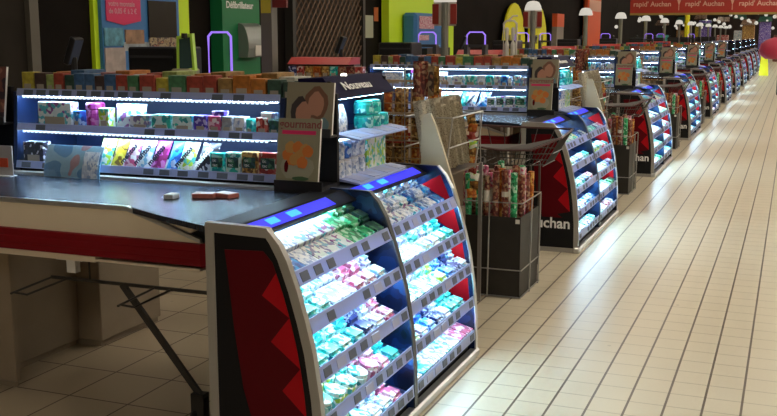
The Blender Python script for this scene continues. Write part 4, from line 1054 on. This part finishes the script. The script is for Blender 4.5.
# grille shutter
t = root('roller_grille', 'brown roller grille of crossed bars between dark wall panels', 'roller grille', (-7.1, 15.2, 0))
bm = NB()
y0, y1, z1 = 13.9, 16.6, 3.0
i = 0; stp = .17
while i*stp < (y1-y0)+z1:
    s = i*stp
    a = (y0+max(0, s-z1), min(s, z1)); b = (y0+min(s, y1-y0), max(0, s-(y1-y0)))
    if abs(a[0]-b[0]) > .02:
        tube(bm, [(-7.1, a[0], a[1]), (-7.1, b[0], b[1])], .012, 4); m = y0+y1
        tube(bm, [(-7.09, m-a[0], a[1]), (-7.09, m-b[0], b[1])], .012, 4)
    i += 1
obj('lattice', bm, plain('bronze_bars', (.15, .095, .06), .45, .4), t)
bm = NB(); wboard(bm, y0, y1, 0, 3.0, -7.13, .02); obj('backing', bm, plain('grille_backing', (.028, .018, .012), .6), t)
bm = NB()
for y in (y0, y1): box(bm, -7.19, -7.05, y-.05, y+.05, 0, 3.0)
obj('side_rail', bm, plain('rail_dark', (.03, .028, .025), .5), t)
# notice sheet
bm = NB(); wboard(bm, 16.85, 17.35, 1.45, 1.85, -7.192, .008); o = obj('notice_sheet', bm, plain('notice_paper', (.45, .47, .36), .6)); tag(o, 'pale notice sheet fixed to the dark wall right of the grille', 'notice')
bm = NB(); wboard(bm, 17.40, 17.60, 1.75, 2.0, -7.192, .008); o = obj('notice_sheet', bm, plain('notice_orange', (.6, .15, .05), .6)); tag(o, 'small orange notice on the dark wall left of the second lime panel', 'notice')
# second lime panel with kiosk
t = root('photo_kiosk', 'blue and pink kiosk before the second lime green wall panel', 'kiosk', (-7.0, 19.4, 0))
bm = NB(); wboard(bm, 17.65, 21.5, 0, 3.0, -7.0, .15); obj('lime_surround', bm, LIMEW, t)
bm = NB(); rbox(bm, -7.0, -6.7, 18.3, 20.0, 0, 1.92, .06); b = obj('kiosk_body', bm, BLUEP, t)
bm = NB(); box(bm, -6.70, -6.69, 18.45, 19.3, 1.62, 1.86); box(bm, -6.70, -6.69, 18.4, 19.0, 1.40, 1.50); obj('sign_board', bm, PK['pink'], b)
bm = NB(); box(bm, -6.70, -6.55, 18.5, 19.9, 0, 1.25); obj('coin_tray', bm, BLACKP, b)
# two yellow oval boards
for i, (y, lb, s) in enumerate(((27.0, 'left', 'RECY'), (29.7, 'right', 'ROUL'))):
    t = root('oval_board', 'yellow oval board with lettering on the dark wall, %s of the pair' % lb, 'sign', (-7.05, y, 1.2), 'yellow oval boards')
    bm = NB(); prism(bm, [(-7.1, y+1.15*math.cos(a*math.pi/12), 1.15+1.2*max(-.95, math.sin(a*math.pi/12))) for a in range(24)], (.05, 0, 0)); b = obj('board', bm, YELLOW, t)
# (lettering too small to read: short dark strokes)
    bm = NB()
    for j in range(4): box(bm, -7.05, -7.045, y-.7+j*.36, y-.45+j*.36, 1.25, 1.5)
    for j in range(2): box(bm, -7.05, -7.045, y-.2+j*.36, y+.05+j*.36, .6, 1.0)
    obj('lettering', bm, plain('olive_strokes', (.22, .22, .02), .5), b)
# red and white totem, orange pillar
t = root('totem', 'narrow red and grey totem beside the dark wall past the oval boards', 'sign', (-6.9, 36, 0))
bm = NB(); box(bm, -7.0, -6.85, 31.3, 32.3, 0, 1.75); b = obj('board', bm, plain('totem_grey', (.32, .28, .25), .5), t)
bm = NB(); box(bm, -6.85, -6.84, 31.3, 32.3, 1.75, 2.15); box(bm, -7.0, -6.85, 31.3, 32.3, 1.75, 2.15); obj('red_top', bm, ORANGE, b)
t = root('orange_pillar', 'bright orange pillar by the left wall far down the hall', 'pillar', (-7.0, 40, 0))
bm = NB(); rbox(bm, -7.1, -6.9, 36.7, 39.2, 0, 4.2, .05); p = obj('pillar_body', bm, ORANGE, t)
bm = NB(); box(bm, -6.9, -6.89, 36.8, 39.1, 2.35, 2.75); obj('pale_band', bm, plain('band_pale', (.75, .4, .3), .5), p)

# ------------------------------------------------------------------ far end: banner, garland lights, shopfront clutter
t = root('hanging_banner', 'long red hanging banner with repeated white lettering and a gold edge', 'banner', (-3, 34, 2.1))
by = 34.0
bm = NB(); box(bm, -5.05, 3.2, by, by+.06, 2.20, 3.4); b = obj('banner_cloth', bm, plain('banner_red', (.46, .03, .02), .6), t)
bm = NB(); box(bm, -5.05, 3.2, by-.01, by, 2.13, 2.20); obj('gold_edge', bm, plain('banner_gold', (.35, .24, .05), .5), b)
for i in range(5):
    x = -4.95+i*1.62
    text('lettering', "rapid' Auchan", .215, PLANE_NEGY(x, by-.012, 2.41), plain('banner_lettering', (.75, .45, .35), .5), b, bold=.004)
    bm = NB(); prism(bm, [(x+1.36, by-.012, 2.64), (x+1.50, by-.012, 2.64), (x+1.43, by-.012, 2.42)], (0, .01, 0)); box(bm, x+1.42, x+1.44, by-.012, by, 2.28, 2.43); obj('glass_symbol', bm, plain('banner_lettering', (.75, .45, .35), .5), b)
bm = NB()
for x in (-5.2, 2.5): tube(bm, [(x, by+.03, 3.4), (x, by+.03, 4.9)], .01)
obj('hanger', bm, CHROME, t)
# warm lit stall of the mall behind the checkouts
for i in range(9):
    x = -6.6+i*.72; y = 56+3*(i % 3)
    c = ['teal', 'gold', 'yellow', 'purple', 'red', 'white', 'gold', 'purple', 'bordeaux'][i]
    t = root('market_stall', '%s market stall far down the hall, %s from the left' % (CN[c], nth(i)), 'stall', (x, y, 0), 'stalls at the far end')
    bm = NB(); rbox(bm, x-.3, x+.3, y, y+.5, 0, 1.5+.25*(i % 4), .03); obj('stall_body', bm, PK[c], t)
    bm = NB(); prism(bm, [(x-.36, y-.2, 2.0+.2*(i % 3)), (x+.36, y-.2, 2.0+.2*(i % 3)), (x+.3, y+.5, 2.25+.2*(i % 3)), (x-.3, y+.5, 2.25+.2*(i % 3))], (0, 0, .04)); obj('awning', bm, PK['dgreen' if i % 2 else 'choc'], t)
    bm = NB(); lathe(bm, [(.01, 0), (.05, .02), (.06, .06), (.04, .10), (.01, .11)], 8, 0, (x+.1, y-.25, 1.85+.12*(i % 4))); obj('stall_lamp', bm, LAMPW, t)
# strings of small lamps
for i in range(34):
    x = -6.6+i*.2; y = 41+((i*5) % 13); z = 1.75+.13*((i*3) % 7)
    bm = NB(); lathe(bm, [(.01, 0), (.06, .02), (.075, .07), (.05, .12), (.01, .14)], 8)
    o = obj('hanging_lamp', bm, LAMPW); o.location = (x, y, z)
    bm = NB(); tube(bm, [(0, 0, .14), (0, 0, 4.9-z)], .006, 4); w = obj('cord', bm, BLACKP); w.parent = o
    tag(o, 'small white hanging lamp far down the hall', 'lamp', 'hanging lamps far down the hall')
# pink balloon-like trolley load and yellow stand at the right edge far away
t = root('red_parasol', 'dark pink rounded parasol at the right edge beyond the last display', 'parasol', (-.35, 27, 0))
bm = NB(); lathe(bm, [(.33, .90), (.46, 1.0), (.50, 1.12), (.45, 1.28), (.32, 1.38), (.15, 1.44), (.02, 1.45)], 16, 0, (-.35, 27.6, 0)); obj('canopy', bm, plain('parasol_red', (.50, .03, .08), .5), t, smooth=True)
bm = NB(); tube(bm, [(-.35, 27.6, 0), (-.35, 27.6, 1.2)], .02, 8); obj('pole', bm, STEEL, t)
t = root('yellow_column', 'thin yellow column standing among the far stalls', 'column', (-4.1, 43, 0))
bm = NB(); lathe(bm, [(.12, 0), (.10, .1), (.10, 2.4), (.13, 2.5)], 10, 0, (-4.1, 43, 0)); obj('shaft', bm, YELLOW, t)
bm = NB(); box(bm, -4.25, -3.95, 42.85, 43.15, 0, .06); obj('foot', bm, STEEL, t)
t = root('yellow_stand', 'yellow A shaped floor stand below the pink parasol', 'floor stand', (-1.0, 40.8, 0))
bm = NB(); prism(bm, [(-1.20, 40.6, 0), (-.86, 40.6, 0), (-.92, 40.8, .85), (-1.14, 40.8, .85)], (0, .02, 0)); prism(bm, [(-1.20, 41.0, 0), (-.86, 41.0, 0), (-.92, 40.82, .85), (-1.14, 40.82, .85)], (0, .02, 0)); obj('board', bm, YELLOW, t)

# ------------------------------------------------------------------ camera, world, view
cam = bpy.data.cameras.new('camera'); co = bpy.data.objects.new('camera', cam); COL.objects.link(co)
cam.sensor_width = 36; cam.lens = 36*1010/777; cam.clip_end = 300
f = 1010.; psi = math.atan(407/math.hypot(f, 173)); pit = math.atan(173/f)
co.location = (0, 0, H); co.rotation_euler = (R(90)-pit, 0, psi)
sc.camera = co
w = bpy.data.worlds.new('world'); sc.world = w; w.use_nodes = True
w.node_tree.nodes['Background'].inputs[0].default_value = (.9, .75, .6, 1); w.node_tree.nodes['Background'].inputs[1].default_value = .05
sc.view_settings.view_transform = 'Standard'; sc.view_settings.look = 'None'; sc.view_settings.gamma = 1
sc.view_settings.exposure = 0.0
